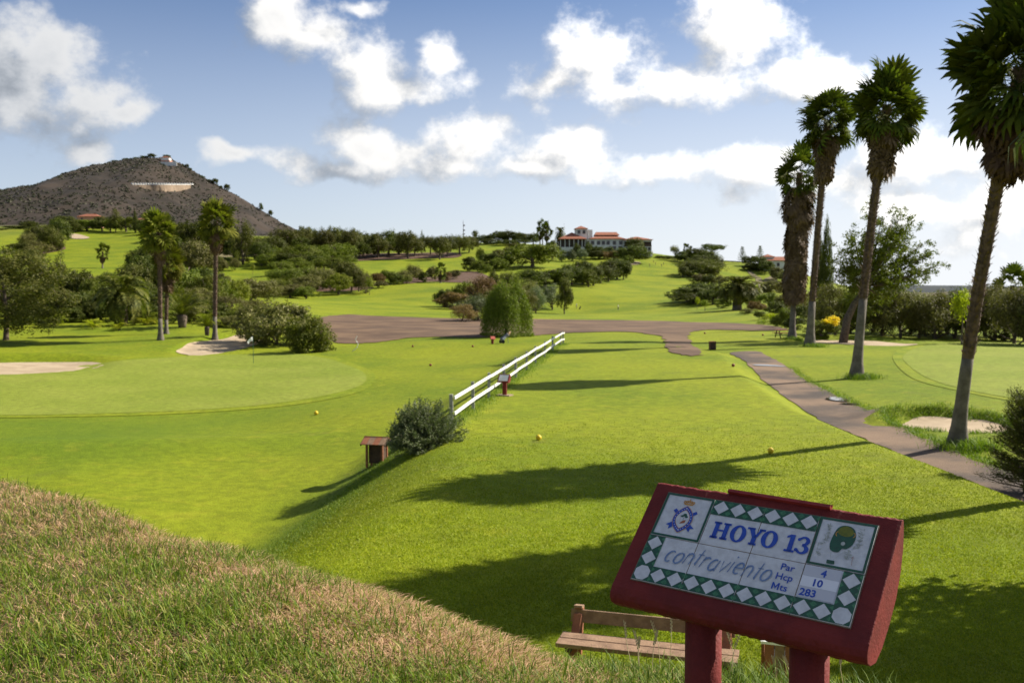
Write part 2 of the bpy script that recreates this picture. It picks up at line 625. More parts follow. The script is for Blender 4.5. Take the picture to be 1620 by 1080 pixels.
gf = np.stack([q0, q0 + na, q0 + na + 1, q0 + 1], -1).reshape(-1, 4)[:, ::-1]
gme = np_mesh('ground', gv, gf, smooth=True)


def in_poly(x, y, poly):
    c = np.zeros(x.shape, bool)
    n = len(poly)
    for i in range(n):
        x0, y0 = poly[i][:2]
        x1, y1 = poly[(i + 1) % n][:2]
        cond = ((y0 > y) != (y1 > y)) & (x < (x1 - x0) * (y - y0) / (y1 - y0 + 1e-12) + x0)
        c ^= cond
    return c


# what grows where: R dry thatch on the bank, G long rough plus shade painted on the tee slope, B scrub far out
E_ = np.interp(AZ, _EA, _ER)
thatch = sstep(RD, E_ + 3.0, E_ + 1.2)
xl_ = np.interp(GY, _ys, _LS)
edge_rough_shade = np.exp(-((GX - xl_ + 1.2) / 1.0) ** 2) * sstep(GY, 6, 14) * sstep(GY, 80, 74)  # rough tint also darkens the tee slope turned away from the sun
poly = [ground_at(px, v) for px, v in [(-60, 664), (200, 660), (420, 648), (560, 628), (640, 616), (600, 640), (470, 664), (250, 694), (-60, 742)]]
rgh = sum(in_poly(GX + dx, GY + dy, poly).astype(float) for dx in (-3, -1, 1, 3) for dy in (-1.8, -0.9, 0, 0.9, 1.8)) / 20.0
rgh = np.clip(rgh * 0.55 + edge_rough_shade * (0.55 - 0.4 * sstep(GY, 30, 40)), 0, 1)
scrub = sstep(GX - 0.36 * GY, 8, 30) * sstep(GY, 105, 140) + sstep(GY, 640, 720) + sstep(np.abs(GX), 260, 420) * sstep(GY, 500, 560)
ca = np.stack([thatch, rgh, np.clip(scrub + sstep(RD, 900, 1100), 0, 1), np.ones_like(rgh)], -1).reshape(-1, 4).astype(np.float32)
att = gme.color_attributes.new('growth', 'FLOAT_COLOR', 'POINT')
att.data.foreach_set('color', ca.ravel())


def turf_material(name, light, deep, yellow, patches=0.07, stripes=None, growth=False):
    m = bpy.data.materials.new(name)
    m.use_nodes = True
    t = NT(m.node_tree)
    b = m.node_tree.nodes['Principled BSDF']
    co = t.n('ShaderNodeNewGeometry').outputs['Position']
    n1 = t.noise(co, patches, 4, 0.55)
    n2 = t.noise(co, 0.9, 5, 0.62)
    n3 = t.noise(co, 26.0, 3, 0.65)
    col = t.mixc(t.smooth(n1, 0.36, 0.66), (*light, 1), (*deep, 1))
    col = t.mixc(t.m('MULTIPLY', t.smooth(n2, 0.52, 0.74), 0.55), col, (*yellow, 1))
    n4 = t.noise(co, 0.28, 4, 0.7)
    col = t.mixc(t.m('MULTIPLY', t.smooth(n4, 0.60, 0.72), 0.35), col, (0.12, 0.11, 0.03, 1))
    hsv = t.n('ShaderNodeHueSaturation')
    t.link(col, hsv.inputs['Color'])
    t.put(hsv.inputs['Value'], t.m('MULTIPLY', t.smooth(n3, 0.25, 0.75, 0.72, 1.28), t.smooth(t.noise(co, 2.6, 6, 0.65), 0.3, 0.7, 0.80, 1.18)))
    col = hsv.outputs[0]
    if stripes:
        w = t.n('ShaderNodeTexWave', wave_type='BANDS', bands_direction='DIAGONAL')
        t.link(co, w.inputs['Vector'])
        w.inputs['Scale'].default_value = stripes
        w.inputs['Distortion'].default_value = 1.5
        w.inputs['Detail'].default_value = 2
        col = t.mixc(t.m('MULTIPLY', t.smooth(w.outputs['Fac'], 0.3, 0.7), 0.18), col, (*deep, 1))
    if growth:
        at = t.n('ShaderNodeAttribute', attribute_name='growth')
        sp_ = t.n('ShaderNodeSeparateColor')
        t.link(at.outputs['Color'], sp_.inputs[0])
        rough_c = t.mixc(t.smooth(n3, 0.3, 0.7), (0.035, 0.082, 0.005, 1), (0.085, 0.15, 0.012, 1))
        col = t.mixc(sp_.outputs[1], col, rough_c)
        th = t.mixc(t.smooth(t.noise(co, 5.0, 6, 0.7), 0.35, 0.65), (0.20, 0.135, 0.065, 1), (0.10, 0.10, 0.03, 1))
        th = t.mixc(t.smooth(t.noise(co, 90.0, 3, 0.7), 0.4, 0.6), th, (0.05, 0.045, 0.02, 1))
        col = t.mixc(sp_.outputs[0], col, th)
        sc_ = t.mixc(t.smooth(t.noise(co, 0.05, 8, 0.7), 0.4, 0.6), (0.06, 0.065, 0.025, 1), (0.10, 0.075, 0.045, 1))
        col = t.mixc(sp_.outputs[2], col, sc_)
    t.link(col, b.inputs['Base Color'])
    b.inputs['Roughness'].default_value = 0.9
    b.inputs['Specular IOR Level'].default_value = 0.12
    bn = t.n('ShaderNodeBump')
    bn.inputs['Strength'].default_value = 0.55
    bn.inputs['Distance'].default_value = 0.035
    t.link(t.m('ADD', n3, t.m('MULTIPLY', t.noise(co, 7.0, 4, 0.7), 1.2)), bn.inputs['Height'])
    t.link(bn.outputs[0], b.inputs['Normal'])
    return m


TURF = turf_material('turf', (0.178, 0.205, 0.007), (0.112, 0.155, 0.005), (0.225, 0.222, 0.014), growth=True)
GREEN = turf_material('green_turf', (0.190, 0.220, 0.030), (0.155, 0.195, 0.020), (0.205, 0.225, 0.034), patches=0.12, stripes=0.16)
APRON = turf_material('apron_turf', (0.178, 0.208, 0.010), (0.13, 0.175, 0.007), (0.21, 0.22, 0.016), patches=0.2)
SAND = mat('bunker_sand', (0.40, 0.31, 0.205), (0.31, 0.235, 0.15), 0.95, 0.8, 6, 0.6, 9.0, coords='Object')
DIRT = mat('brown_dirt', (0.078, 0.044, 0.024), (0.145, 0.088, 0.048), 0.95, 0.16, 9, 0.8, 3.0, contrast=(0.38, 0.66))
GRAVEL = mat('path_gravel', (0.058, 0.044, 0.036), (0.185, 0.122, 0.078), 0.95, 0.22, 10, 0.9, 14.0, contrast=(0.36, 0.62))
MULCH = mat('mulch_soil', (0.070, 0.036, 0.020), (0.11, 0.062, 0.036), 0.95, 0.5, 8, 0.6, 4.0)
WORN = mat('worn_straw', (0.15, 0.12, 0.07), (0.12, 0.11, 0.035), 0.95, 0.5, 8, 0.6, 4.0)

tag(link_mesh('ground', gme, TURF), kind='structure')


def closed_spline(pts, per=6):
    n = len(pts)
    out = []
    for i in range(n):
        p0, p1, p2, p3 = (Vector(pts[(i + k - 1) % n][:2]) for k in range(4))
        for k in range(per):
            t = k / per
            out.append(0.5 * ((2 * p1) + (-p0 + p2) * t + (2 * p0 - 5 * p1 + 4 * p2 - p3) * t * t + (-p0 + 3 * p1 - 3 * p2 + p3) * t ** 3))
    return out


def drape(name, outline, m, off=0.02, step=0.6, per=6, jitter=0.0, kind='structure', seed=1):
    """a thin sheet that follows the ground inside a closed outline"""
    rng = random.Random(seed)
    ring = closed_spline(outline, per)
    if jitter:
        ring = [p + Vector((rng.uniform(-1, 1), rng.uniform(-1, 1))) * jitter for p in ring]
    xs = [p.x for p in ring]
    ys = [p.y for p in ring]
    step = max(step, (max(xs) - min(xs)) / 60, (max(ys) - min(ys)) / 60)
    gx, gy = np.meshgrid(np.arange(min(xs), max(xs), step), np.arange(min(ys), max(ys), step))
    gx = gx.ravel() + 0.13
    gy = gy.ravel() + 0.07
    ok = in_poly(gx, gy, ring)
    verts = list(ring) + [Vector((a, b)) for a, b in zip(gx[ok], gy[ok])]
    nb = len(ring)
    res = delaunay_2d_cdt(verts, [], [list(range(nb))], 1, 1e-5)
    v2 = np.array([tuple(p) for p in res[0]])
    f = [tuple(t) for t in res[2] if len(t) == 3]
    z = T(v2[:, 0], v2[:, 1]) + off + 0.00025 * np.hypot(v2[:, 0], v2[:, 1])
    me = np_mesh(name, np.column_stack([v2, z]), np.array(f), smooth=True)
    if me.polygons and sum(p.normal.z for p in list(me.polygons)[:50]) < 0:
        me.flip_normals()
    return tag(link_mesh(name, me, m), kind=kind)


def P2(lst, dmin=9.0):
    return [ground_at(px, v, dmin) for px, v in lst]


gl = [(-170, 612), (-40, 598), (90, 582), (200, 570), (320, 563), (430, 560), (510, 566), (565, 584), (580, 600), (555, 616), (470, 634), (330, 648), (150, 655), (-40, 656), (-190, 650)]
drape('green_apron', P2([(810 + (px - 810) * 1.0 + (14 if px > 400 else 0), v + (4 if v > 610 else -1.5)) for px, v in gl]), APRON, 0.010, 1.0)
drape('putting_green', P2(gl), GREEN, 0.024, 1.0)
gr = [(1428, 566), (1450, 551), (1500, 543), (1580, 543), (1680, 548), (1780, 570), (1780, 620), (1700, 640), (1600, 630), (1520, 615), (1455, 592)]
drape('green_apron', P2([(px - (16 if px < 1500 else 0), v + (4 if v > 590 else -1)) for px, v in gr]), APRON, 0.010, 1.0)
drape('putting_green', P2(gr), GREEN, 0.024, 1.0)


def oval(cx, cy, rx, ry, rot, k=1.0, n=16, wob=0.10, seed=3):
    rng = random.Random(seed)
    out = []
    for i in range(n):
        a = 2 * math.pi * i / n
        w = 1 + rng.uniform(-wob, wob)
        u, v = rx * k * w * math.cos(a), ry * k * w * math.sin(a)
        out.append((cx + u * math.cos(rot) - v * math.sin(rot), cy + u * math.sin(rot) + v * math.cos(rot)))
    return out


for i, (cx, cy, rx, ry, rot, dep) in enumerate(HOLLOWS):
    drape('sand_bunker', oval(cx, cy, rx, ry, rot, 0.9, seed=i + 3), SAND, 0.03, 0.4)
drape('sand_bunker', P2([(107, 372), (118, 370.5), (130, 372.5), (142, 376.5), (132, 378.5), (112, 377.5)], 300), SAND, 0.15, 2, per=4)
drape('sand_bunker', P2([(222, 368), (232, 367), (236, 369.5), (226, 371)], 300), SAND, 0.15, 2, per=4)
drape('sand_bunker', P2([(996, 416), (1006, 414.5), (1014, 416), (1010, 419), (998, 419)], 300), SAND, 0.15, 2, per=4)

# dirt band across the fairway, the spur and the gravel path beside the tee
drape('dirt_track', P2([(500, 505), (540, 498), (620, 501), (720, 504), (900, 506), (1050, 508), (1150, 511), (1228, 517), (1235, 523), (1180, 523), (1120, 522),
                        (1095, 526), (1092, 536), (1104, 552), (1112, 561), (1085, 563), (1062, 556), (1052, 540), (1035, 530), (985, 525), (900, 527), (840, 531), (760, 534),
                        (660, 534), (600, 541), (540, 543), (505, 530)]), DIRT, 0.03, 1.2, jitter=0.38)
PW = [(84, 1178), (70, 1192)]
path_l = [(12.45, 6), (12.4, 14), (12.3, 20), (12.2, 24), (12.05, 28.5), (12.05, 33), (12.1, 37), (12.6, 43), (13.5, 50), (14.6, 57), (15.6, 64), (16.2, 70)]
path_r = [(18.4, 71), (18.0, 66), (17.0, 58), (15.8, 50), (15.0, 43), (14.6, 37), (13.95, 33), (13.8, 30), (13.75, 27), (14.1, 23), (14.3, 19), (14.5, 14), (14.6, 6)]
drape('gravel_path', path_l + path_r, GRAVEL, 0.02, 0.45, jitter=0.11)
# puddles in the wheel ruts
WATER = mat('muddy_water', (0.07, 0.055, 0.04), None, 0.02, spec=1.0)
for px, v, a, b, sd in [(1328, 633, 0.5, 0.8, 1), (1216, 579, 0.55, 1.0, 3), (1342, 640, 0.3, 0.4, 4)]:
    p = ground_at(px, v)
    ring = closed_spline(oval(p.x, p.y, a, b, 0.3 * sd, 1, 10, 0.3, sd), 4)
    z = max(Ts(q.x, q.y) for q in ring) + 0.042
    me = bpy.data.meshes.new('puddle')
    me.from_pydata([(q.x, q.y, z) for q in ring], [], [tuple(range(len(ring)))])
    tag(link_mesh('puddle', me, WATER), kind='structure')
# bare soil under shrubs and pines
for lst, mm in [([(790, 452), (740, 448), (690, 446), (640, 449), (648, 440), (690, 438), (720, 432), (750, 430), (770, 436)], MULCH),
                ([(500, 412), (560, 413), (620, 411), (680, 409), (725, 407), (720, 400), (640, 401), (560, 402), (500, 404)], MULCH),
                ([(40, 408), (70, 402), (105, 393), (85, 388), (55, 392), (35, 400)], MULCH),
                ([(435, 462), (480, 462), (560, 460), (590, 455), (540, 452), (460, 452), (430, 455)], MULCH),
                ([(1196, 447), (1204, 462), (1212, 462), (1206, 447), (1196, 436), (1186, 428), (1182, 430), (1190, 438)], WORN),
                ([(1208, 446), (1230, 448), (1240, 456), (1228, 440), (1212, 440)], WORN),
                ([(290, 412), (340, 408), (400, 405), (400, 398), (330, 400), (290, 405)], WORN)]:
    drape('bare_soil', P2(lst, 120), mm, 0.06, 2.0, jitter=0.3)
# ================================================================ hill and far ridge
HILL = mat('hill_scrub', (0.018, 0.014, 0.010), (0.040, 0.029, 0.021), 1.0, 0.03, 12, 1.0, 0.25, contrast=(0.35, 0.66), coords='Object')
hy = 1100.0
HP = [(-400, 380), (-250, 350), (-120, 325), (0, 303), (60, 297), (100, 285), (150, 268), (190, 255), (232, 249), (270, 250), (290, 258), (310, 270), (330, 283), (370, 305), (410, 329), (455, 358), (500, 378), (560, 392)]
_hx = np.array([(p - 810) / F * hy for p, v in HP])
_hz = np.array([pix(p, v, hy)[2] for p, v in HP])


def hill_z(x, y):
    prof = np.interp(x, _hx, _hz)
    t = np.abs(y - hy) / np.where(y < hy, 400.0, 500.0)
    # gullies run down the slope from the crest
    gully = 2.6 * vnoise(x + 0.25 * (y - hy), y * 0.15, 13.0, 3) + 1.3 * vnoise(x - 0.1 * (y - hy), y * 0.3, 6.0, 7)
    bumps = 1.0 * vnoise(x, y, 7.0, 9) + 0.7 * vnoise(x, y, 3.6, 11)
    low = 30.0
    z = low + (prof - low) * np.clip(1 - t ** 1.12, -0.2, 1) + gully * sstep(t, 0.0, 0.15) + bumps * 0.8
    return z


hx, hyy = np.meshgrid(np.linspace(-1000, -180, 330), np.linspace(700, 1420, 250))
hz = hill_z(hx, hyy)
nx_, ny_ = hx.shape[1], hx.shape[0]
ii, jj = np.meshgrid(np.arange(ny_ - 1), np.arange(nx_ - 1), indexing='ij')
q0 = ii * nx_ + jj
hme = np_mesh('hill', np.stack([hx, hyy, hz], -1).reshape(-1, 3), np.stack([q0, q0 + 1, q0 + nx_ + 1, q0 + nx_], -1).reshape(-1, 4), smooth=True)
tag(link_mesh('hill', hme, HILL), kind='structure')

RIDGE = mat('hazy_ridge', (0.016, 0.024, 0.030), (0.026, 0.034, 0.038), 1.0, 0.01, 8)  # blue of the distant haze is put into the base colour
rx, ry = np.meshgrid(np.linspace(600, 3000, 120), np.linspace(2300, 3100, 24))
rz = -60 + (pix(1460, 454.0, 2700)[2] + 60 + 7 * vnoise(rx, ry, 210.0, 2) + 3 * vnoise(rx, ry, 70.0, 4)) * np.cos((ry - 2700) / 400 * math.pi / 2) ** 0.8 * sstep(rx, 650, 1100)
nx_, ny_ = rx.shape[1], rx.shape[0]
ii, jj = np.meshgrid(np.arange(ny_ - 1), np.arange(nx_ - 1), indexing='ij')
q0 = ii * nx_ + jj
tag(link_mesh('far_hills', np_mesh('far_hills', np.stack([rx, ry, rz], -1).reshape(-1, 3), np.stack([q0, q0 + 1, q0 + nx_ + 1, q0 + nx_], -1).reshape(-1, 4), True), RIDGE), kind='structure')


# ================================================================ vegetation
LEAF = {
    'dark': leaf_mat('leaf_dark', (0.0384, 0.0550, 0.0081), (0.1050, 0.1155, 0.0162)),
    'pine': leaf_mat('leaf_pine', (0.0512, 0.0605, 0.0108), (0.1280, 0.1232, 0.0216)),
    'mid': leaf_mat('leaf_mid', (0.0704, 0.0990, 0.0090), (0.1600, 0.1815, 0.0198)),
    'bright': leaf_mat('leaf_bright', (0.1152, 0.1540, 0.0108), (0.2304, 0.2475, 0.0216)),
    'olive': leaf_mat('leaf_olive', (0.1024, 0.1012, 0.0288), (0.1856, 0.1705, 0.0540)),
    'grey': leaf_mat('leaf_grey', (0.080, 0.102, 0.046), (0.155, 0.180, 0.085), trans=0.2),
    'brown': leaf_mat('leaf_brown', (0.1216, 0.0770, 0.0288), (0.2112, 0.1375, 0.0540)),
    'yellow': leaf_mat('leaf_yellow', (0.200, 0.230, 0.012), (0.330, 0.330, 0.020), trans=0.45),
    'flower': leaf_mat('petal_yellow', (0.65, 0.48, 0.01), (0.75, 0.55, 0.02), trans=0.3),
    'fan': leaf_mat('leaf_fan', (0.034, 0.052, 0.007), (0.095, 0.112, 0.014), trans=0.25, rough=0.75, spec=0.08),
    'fan_sunlit': leaf_mat('leaf_fan_sunlit', (0.070, 0.090, 0.010), (0.190, 0.190, 0.026), trans=0.35, rough=0.75, spec=0.1),  # brighter copy of the fan leaf: sunlit look of the left palms in the colour
    'feather': leaf_mat('leaf_feather', (0.060, 0.080, 0.012), (0.150, 0.150, 0.026), trans=0.28, rough=0.65),
    'dead': leaf_mat('leaf_dead', (0.070, 0.042, 0.022), (0.135, 0.085, 0.044), trans=0.12),
}
BARK = mat('bark_brown', (0.085, 0.062, 0.045), (0.15, 0.115, 0.085), 0.95, 6.0, 6, 0.8, 18.0)
BARKG = mat('bark_grey', (0.115, 0.095, 0.078), (0.23, 0.20, 0.165), 0.95, 3.0, 8, 0.9, 9.0)


def unit(v):
    return v / (np.linalg.norm(v, axis=-1, keepdims=True) + 1e-9)


def leaves_from(pos, nrm, size, rng, aspect=0.45, along=None):
    """one pointed four-cornered leaf per point"""
    n = len(pos)
    t = along if along is not None else rng.normal(size=(n, 3))
    t = unit(t - nrm * (t * nrm).sum(-1, keepdims=True) * (0.9 if along is None else 0.0))
    b = unit(np.cross(nrm, t))
    s = (size * rng.uniform(0.65, 1.35, n))[:, None]
    v = np.stack([pos - t * s, pos + b * s * aspect, pos + t * s, pos - b * s * aspect], 1).reshape(-1, 3)
    f = np.arange(4 * n).reshape(-1, 4)
    return v, f


def crown_pts(rng, lobes, clumps, per, clump_r, fill=0.55, flat=1.0):
    """leaf positions gathered in clumps on and inside the lobes of a crown"""
    L = np.array(lobes, float)
    vol = (L[:, 3] * L[:, 4] * L[:, 5]) ** 0.67
    idx = rng.choice(len(L), clumps, p=vol / vol.sum())
    d = unit(rng.normal(size=(clumps, 3)))
    rad = rng.uniform(fill, 1.0, clumps) ** 0.8
    cc = L[idx, :3] + d * L[idx, 3:6] * rad[:, None]
    cr = clump_r * rng.uniform(0.6, 1.5, clumps)
    w = unit(rng.normal(size=(clumps, per, 3))) * (rng.uniform(0.15, 1.0, (clumps, per, 1)) ** 0.5)
    w[..., 2] *= flat
    pos = cc[:, None] + w * cr[:, None, None]
    nrm = unit(unit(w) * 0.55 + d[:, None] * 0.55 + rng.normal(size=w.shape) * 0.55 + np.array([0, 0, 0.25]))
    return pos.reshape(-1, 3), nrm.reshape(-1, 3)


def limbs(rng, top, spread, r0, n=5, z0=0.3, lean=0.0, zt=None):
    m = MB()
    pts = [(lean * t * t, 0.02 * math.sin(5 * t), top * t) for t in (0, 0.04, 0.3, 0.65, 1.0)]
    m.tube([(p[0], p[1], p[2] - (0.03 if i == 0 else 0)) for i, p in enumerate(pts)], [r0 * 1.5, r0 * 1.1, r0 * 0.85, r0 * 0.6, r0 * 0.3], 8)
    for k in range(n):
        a = 2 * math.pi * k / n + rng.uniform(-0.4, 0.4)
        zs = top * rng.uniform(z0, 0.85)
        ze = min((zt or 0.85), zs + rng.uniform(0.12, 0.35))
        s = spread * rng.uniform(0.5, 0.95)
        x0 = lean * (zs / top) ** 2
        m.tube([(x0, 0, zs), (x0 + s * 0.5 * math.cos(a), s * 0.5 * math.sin(a), (zs + ze) / 2 - 0.02), (x0 + s * math.cos(a), s * math.sin(a), ze)], [r0 * 0.5, r0 * 0.32, r0 * 0.12], 6)
    return m


KIND = {}       # kind -> list of (trunk mesh, crown mesh); unit height, unit width


def reg(kind, trunk, v, f):
    me = np_mesh('crown', v, f)
    tm = trunk.mesh('trunk', True) if trunk is not None else None
    KIND.setdefault(kind, []).append((tm, me))


def sub_lobes(rng, main, n, r):
    x, y, z, a, b, c = main
    out = [(x, y, z, a * 0.8, b * 0.8, c * 0.8)]
    for k in range(n):
        d = unit(rng.normal(size=3))
        d[2] = abs(d[2]) * 0.9 - 0.25
        q = r * rng.uniform(0.7, 1.3)
        out.append((x + d[0] * (a - q * 0.7), y + d[1] * (b - q * 0.7), z + d[2] * (c - q * 0.5), q, q, q * 0.9))
    return out


for sd in range(3):
    rng = np.random.default_rng(100 + sd)
    # rounded pine with a bare foot
    lob = sub_lobes(rng, (0, 0, 0.54, 0.47, 0.47, 0.44), 11, 0.2)
    p, nn = crown_pts(rng, lob, 150, 62, 0.09, 0.6)
    reg('pine', limbs(rng, 0.75, 0.35, 0.035, 6), *leaves_from(p, nn, 0.020, rng, 0.4))
    # tall conifer with a pointed outline
    lob = [(rng.uniform(-.03, .03), rng.uniform(-.03, .03), 0.22 + 0.72 * t, 0.47 * (1 - t) ** 0.7 + 0.05, 0.47 * (1 - t) ** 0.7 + 0.05, 0.10) for t in np.linspace(0, 0.97, 8)]
    p, nn = crown_pts(rng, lob, 110, 60, 0.085, 0.5)
    reg('conifer', limbs(rng, 0.9, 0.3, 0.03, 4), *leaves_from(p, nn, 0.020, rng, 0.4))
    # broadleaf tree
    lob = sub_lobes(rng, (0, 0, 0.52, 0.48, 0.48, 0.45), 13, 0.19)
    p, nn = crown_pts(rng, lob, 165, 62, 0.08, 0.7)
    p[:, 2] = np.maximum(p[:, 2], 0.03 + 0.04 * rng.random(len(p)))
    reg('round', limbs(rng, 0.7, 0.35, 0.04, 6), *leaves_from(p, nn, 0.020, rng, 0.5))
    # shrub, leafy to the ground
    lob = sub_lobes(rng, (0, 0, 0.46, 0.46, 0.46, 0.46), 12, 0.2)
    p, nn = crown_pts(rng, lob, 150, 60, 0.075, 0.65)
    p[:, 2] = np.maximum(p[:, 2], 0.01 + 0.03 * rng.random(len(p)))
    reg('shrub', limbs(rng, 0.5, 0.3, 0.03, 6, 0.1), *leaves_from(p, nn, 0.020, rng, 0.5))
    # loose olive-like tree, several stems
    lob = sub_lobes(rng, (0, 0, 0.50, 0.45, 0.45, 0.46), 14, 0.18)
    p, nn = crown_pts(rng, lob, 120, 75, 0.10, 0.4)
    p[:, 2] = np.maximum(p[:, 2], 0.03 + 0.04 * rng.random(len(p)))
    st = limbs(rng, 0.6, 0.35, 0.028, 7, 0.1, 0.12)
    reg('olive', st, *leaves_from(p, nn, 0.019, rng, 0.32))
    # slim sapling
    p, nn = crown_pts(rng, [(0, 0, 0.72, 0.40, 0.40, 0.26)], 26, 50, 0.16, 0.3)
    reg('sapling', limbs(rng, 0.7, 0.2, 0.03, 3, 0.6), *leaves_from(p, nn, 0.035, rng, 0.5))
for sd in range(2):
    rng = np.random.default_rng(200 + sd)
    lob = [(x, y, 0.80 + rng.uniform(-.04, .03), 0.2, 0.2, 0.13) for x, y in [(0.25, 0, ), (-0.25, 0.1), (0, 0.28), (0.05, -0.28), (0, 0), (-0.18, -0.2), (0.2, 0.22)]]
    p, nn = crown_pts(rng, lob, 110, 60, 0.07, 0.5, 0.7)
    reg('umbrella', limbs(rng, 0.78, 0.35, 0.035, 8, 0.45), *leaves_from(p, nn, 0.018, rng, 0.4))
    lob = [(0, 0, 0.03 + 0.94 * t, 0.46 * math.sin(math.pi * (0.12 + 0.86 * t)) ** 0.7, 0.46 * math.sin(math.pi * (0.12 + 0.86 * t)) ** 0.7, 0.06) for t in np.linspace(0, 1, 12)]
    p, nn = crown_pts(rng, lob, 260, 60, 0.10, 0.4, 0.6)
    p[:, 0:2] *= 1.0
    reg('cypress', limbs(rng, 0.9, 0.1, 0.02, 2), *leaves_from(p, nn, 0.02, rng, 0.3, along=np.array([[0, 0, 1.0]]) + rng.normal(size=(len(p), 3)) * 0.35))
    # tiers of level branches
    vs, fs = [], []
    pp, nn = [], []
    for t in np.linspace(0.22, 0.97, 9):
        for k in range(6):
            a = 2 * math.pi * k / 6 + t * 7
            ln = 0.5 * (1 - t) ** 0.8 + 0.05
            s = rng.uniform(0.1, 1, 60)
            q = np.stack([np.cos(a) * ln * s, np.sin(a) * ln * s, t + 0.06 * s * s + rng.normal(size=60) * 0.008], -1)
            q[:, :2] += rng.normal(size=(60, 2)) * 0.025
            pp.append(q)
            nn.append(unit(rng.normal(size=(60, 3)) * 0.6 + [0, 0, 1]))
    pp, nn = np.concatenate(pp), np.concatenate(nn)
    reg('tiered', limbs(rng, 0.98, 0.05, 0.02, 0), *leaves_from(pp, nn, 0.028, rng, 0.35))
    # weeping tree: strands of fine leaves hang from a domed crown
    pp, al = [], []
    for k in range(1500):
        a = rng.uniform(0, 2 * math.pi)
        rmax = 0.48 * (0.86 + 0.12 * math.sin(3 * a + sd) + 0.10 * math.sin(5 * a + 2))
        rr = rmax * math.sqrt(rng.uniform(0.02, 1))
        zt = 0.50 + 0.43 * max(0, 1 - (rr / rmax) ** 3.6) + 0.07 * math.sin(3 * a + 9 * rr) + rng.uniform(-0.12, 0.02)
        ln = rng.uniform(0.2, 0.75) * (0.6 + 0.6 * rr)
        m_ = 26
        s = rng.uniform(0, 1, m_)
        out = rr + 0.05 * s
        q = np.stack([np.cos(a) * out, np.sin(a) * out, np.maximum(zt - ln * s * 1.4, 0.02)], -1) + rng.normal(size=(m_, 3)) * 0.014
        pp.append(q)
        al.append(np.tile([np.cos(a) * 0.3, np.sin(a) * 0.3, -1.0], (m_, 1)) + rng.normal(size=(m_, 3)) * 0.4)
    pp, al = np.concatenate(pp), np.concatenate(al)
    reg('weeping', limbs(rng, 0.75, 0.35, 0.035, 7, 0.3), *leaves_from(pp, unit(rng.normal(size=pp.shape)), 0.017, rng, 0.28, along=al))


def feather_palm(rng, n, arch, zc, rc, width=0.03, upright=0.0, leaflet=0.11, nseg=22, lo=-0.55):
    V, Fc = [], []
    nv = 0
    for k in range(n):
        a = k * 2.39996 + rng.uniform(-0.2, 0.2)
        t = (k + 0.5) / n
        el0 = math.asin(max(-0.6, min(0.98, lo + (1.45 - lo) * t))) if upright == 0 else rng.uniform(0.6, 1.4)
        ln = rc * rng.uniform(0.85, 1.1)
        s = np.linspace(0, 1, nseg)
        ang = el0 - arch * s ** 1.5
        ds = ln / nseg
        rr = np.cumsum(np.cos(ang)) * ds
        zz = zc + np.cumsum(np.sin(ang)) * ds
        zz = np.maximum(zz, 0.02)
        C = np.stack([np.cos(a) * rr, np.sin(a) * rr, zz], -1)
        tan = unit(np.gradient(C, axis=0))
        side = np.array([-math.sin(a), math.cos(a), 0])
        for sg in (-1, 1):
            env = np.sin(np.pi * (0.1 + 0.88 * s)) ** 0.6
            ll = leaflet * env * rng.uniform(0.8, 1.1, nseg)
            dirv = unit(side * sg * 0.85 + tan * 0.45 + np.array([0, 0, 0.30]) + rng.normal(size=(nseg, 3)) * 0.08)
            tip = C + dirv * ll[:, None] - np.array([0, 0, 1]) * (ll * 0.25)[:, None]
            mid = C + dirv * ll[:, None] * 0.5
            wv = tan * width * 0.5
            v = np.stack([C - wv * 0.4, mid - wv, tip, mid + wv], 1).reshape(-1, 3)
            V.append(v)
            Fc.append(np.arange(4 * nseg).reshape(-1, 4) + nv)
            nv += 4 * nseg
        # midrib
        up = np.cross(tan, side)
        w0 = (0.006 * (1 - s * 0.8))[:, None]
        L_, R_ = C + side * w0, C - side * w0
        v = np.stack([L_, R_], 1).reshape(-1, 3)
        V.append(v)
        i0 = np.arange(nseg - 1) * 2 + nv
        Fc.append(np.stack([i0, i0 + 1, i0 + 3, i0 + 2], -1))
        nv += 2 * nseg
    return np.concatenate(V), np.concatenate(Fc)


for sd in range(2):
    rng = np.random.default_rng(300 + sd)
    tr = MB().tube([(0, 0, -0.03), (0, 0, 0.05), (0, 0, 0.35), (0, 0, 0.56), (0, 0, 0.62)], [0.10, 0.085, 0.075, 0.095, 0.05], 12)
    reg('feather', tr, *feather_palm(rng, 62, 1.9, 0.60, 0.56, 0.030))
    tr = MB().tube([(0, 0, -0.03), (0, 0, 0.1), (0, 0, 0.26), (0, 0, 0.3)], [0.08, 0.10, 0.11, 0.05], 10)
    reg('short_feather', tr, *feather_palm(rng, 34, 1.3, 0.26, 0.80, 0.030, upright=1, leaflet=0.14))
    tr = MB().tube([(0, 0, -0.03), (0, 0, 0.08)], [0.05, 0.05], 8)
    reg('tuft', tr, *feather_palm(rng, 24, 1.7, 0.06, 0.85, 0.05, upright=1, leaflet=0.22, nseg=14))


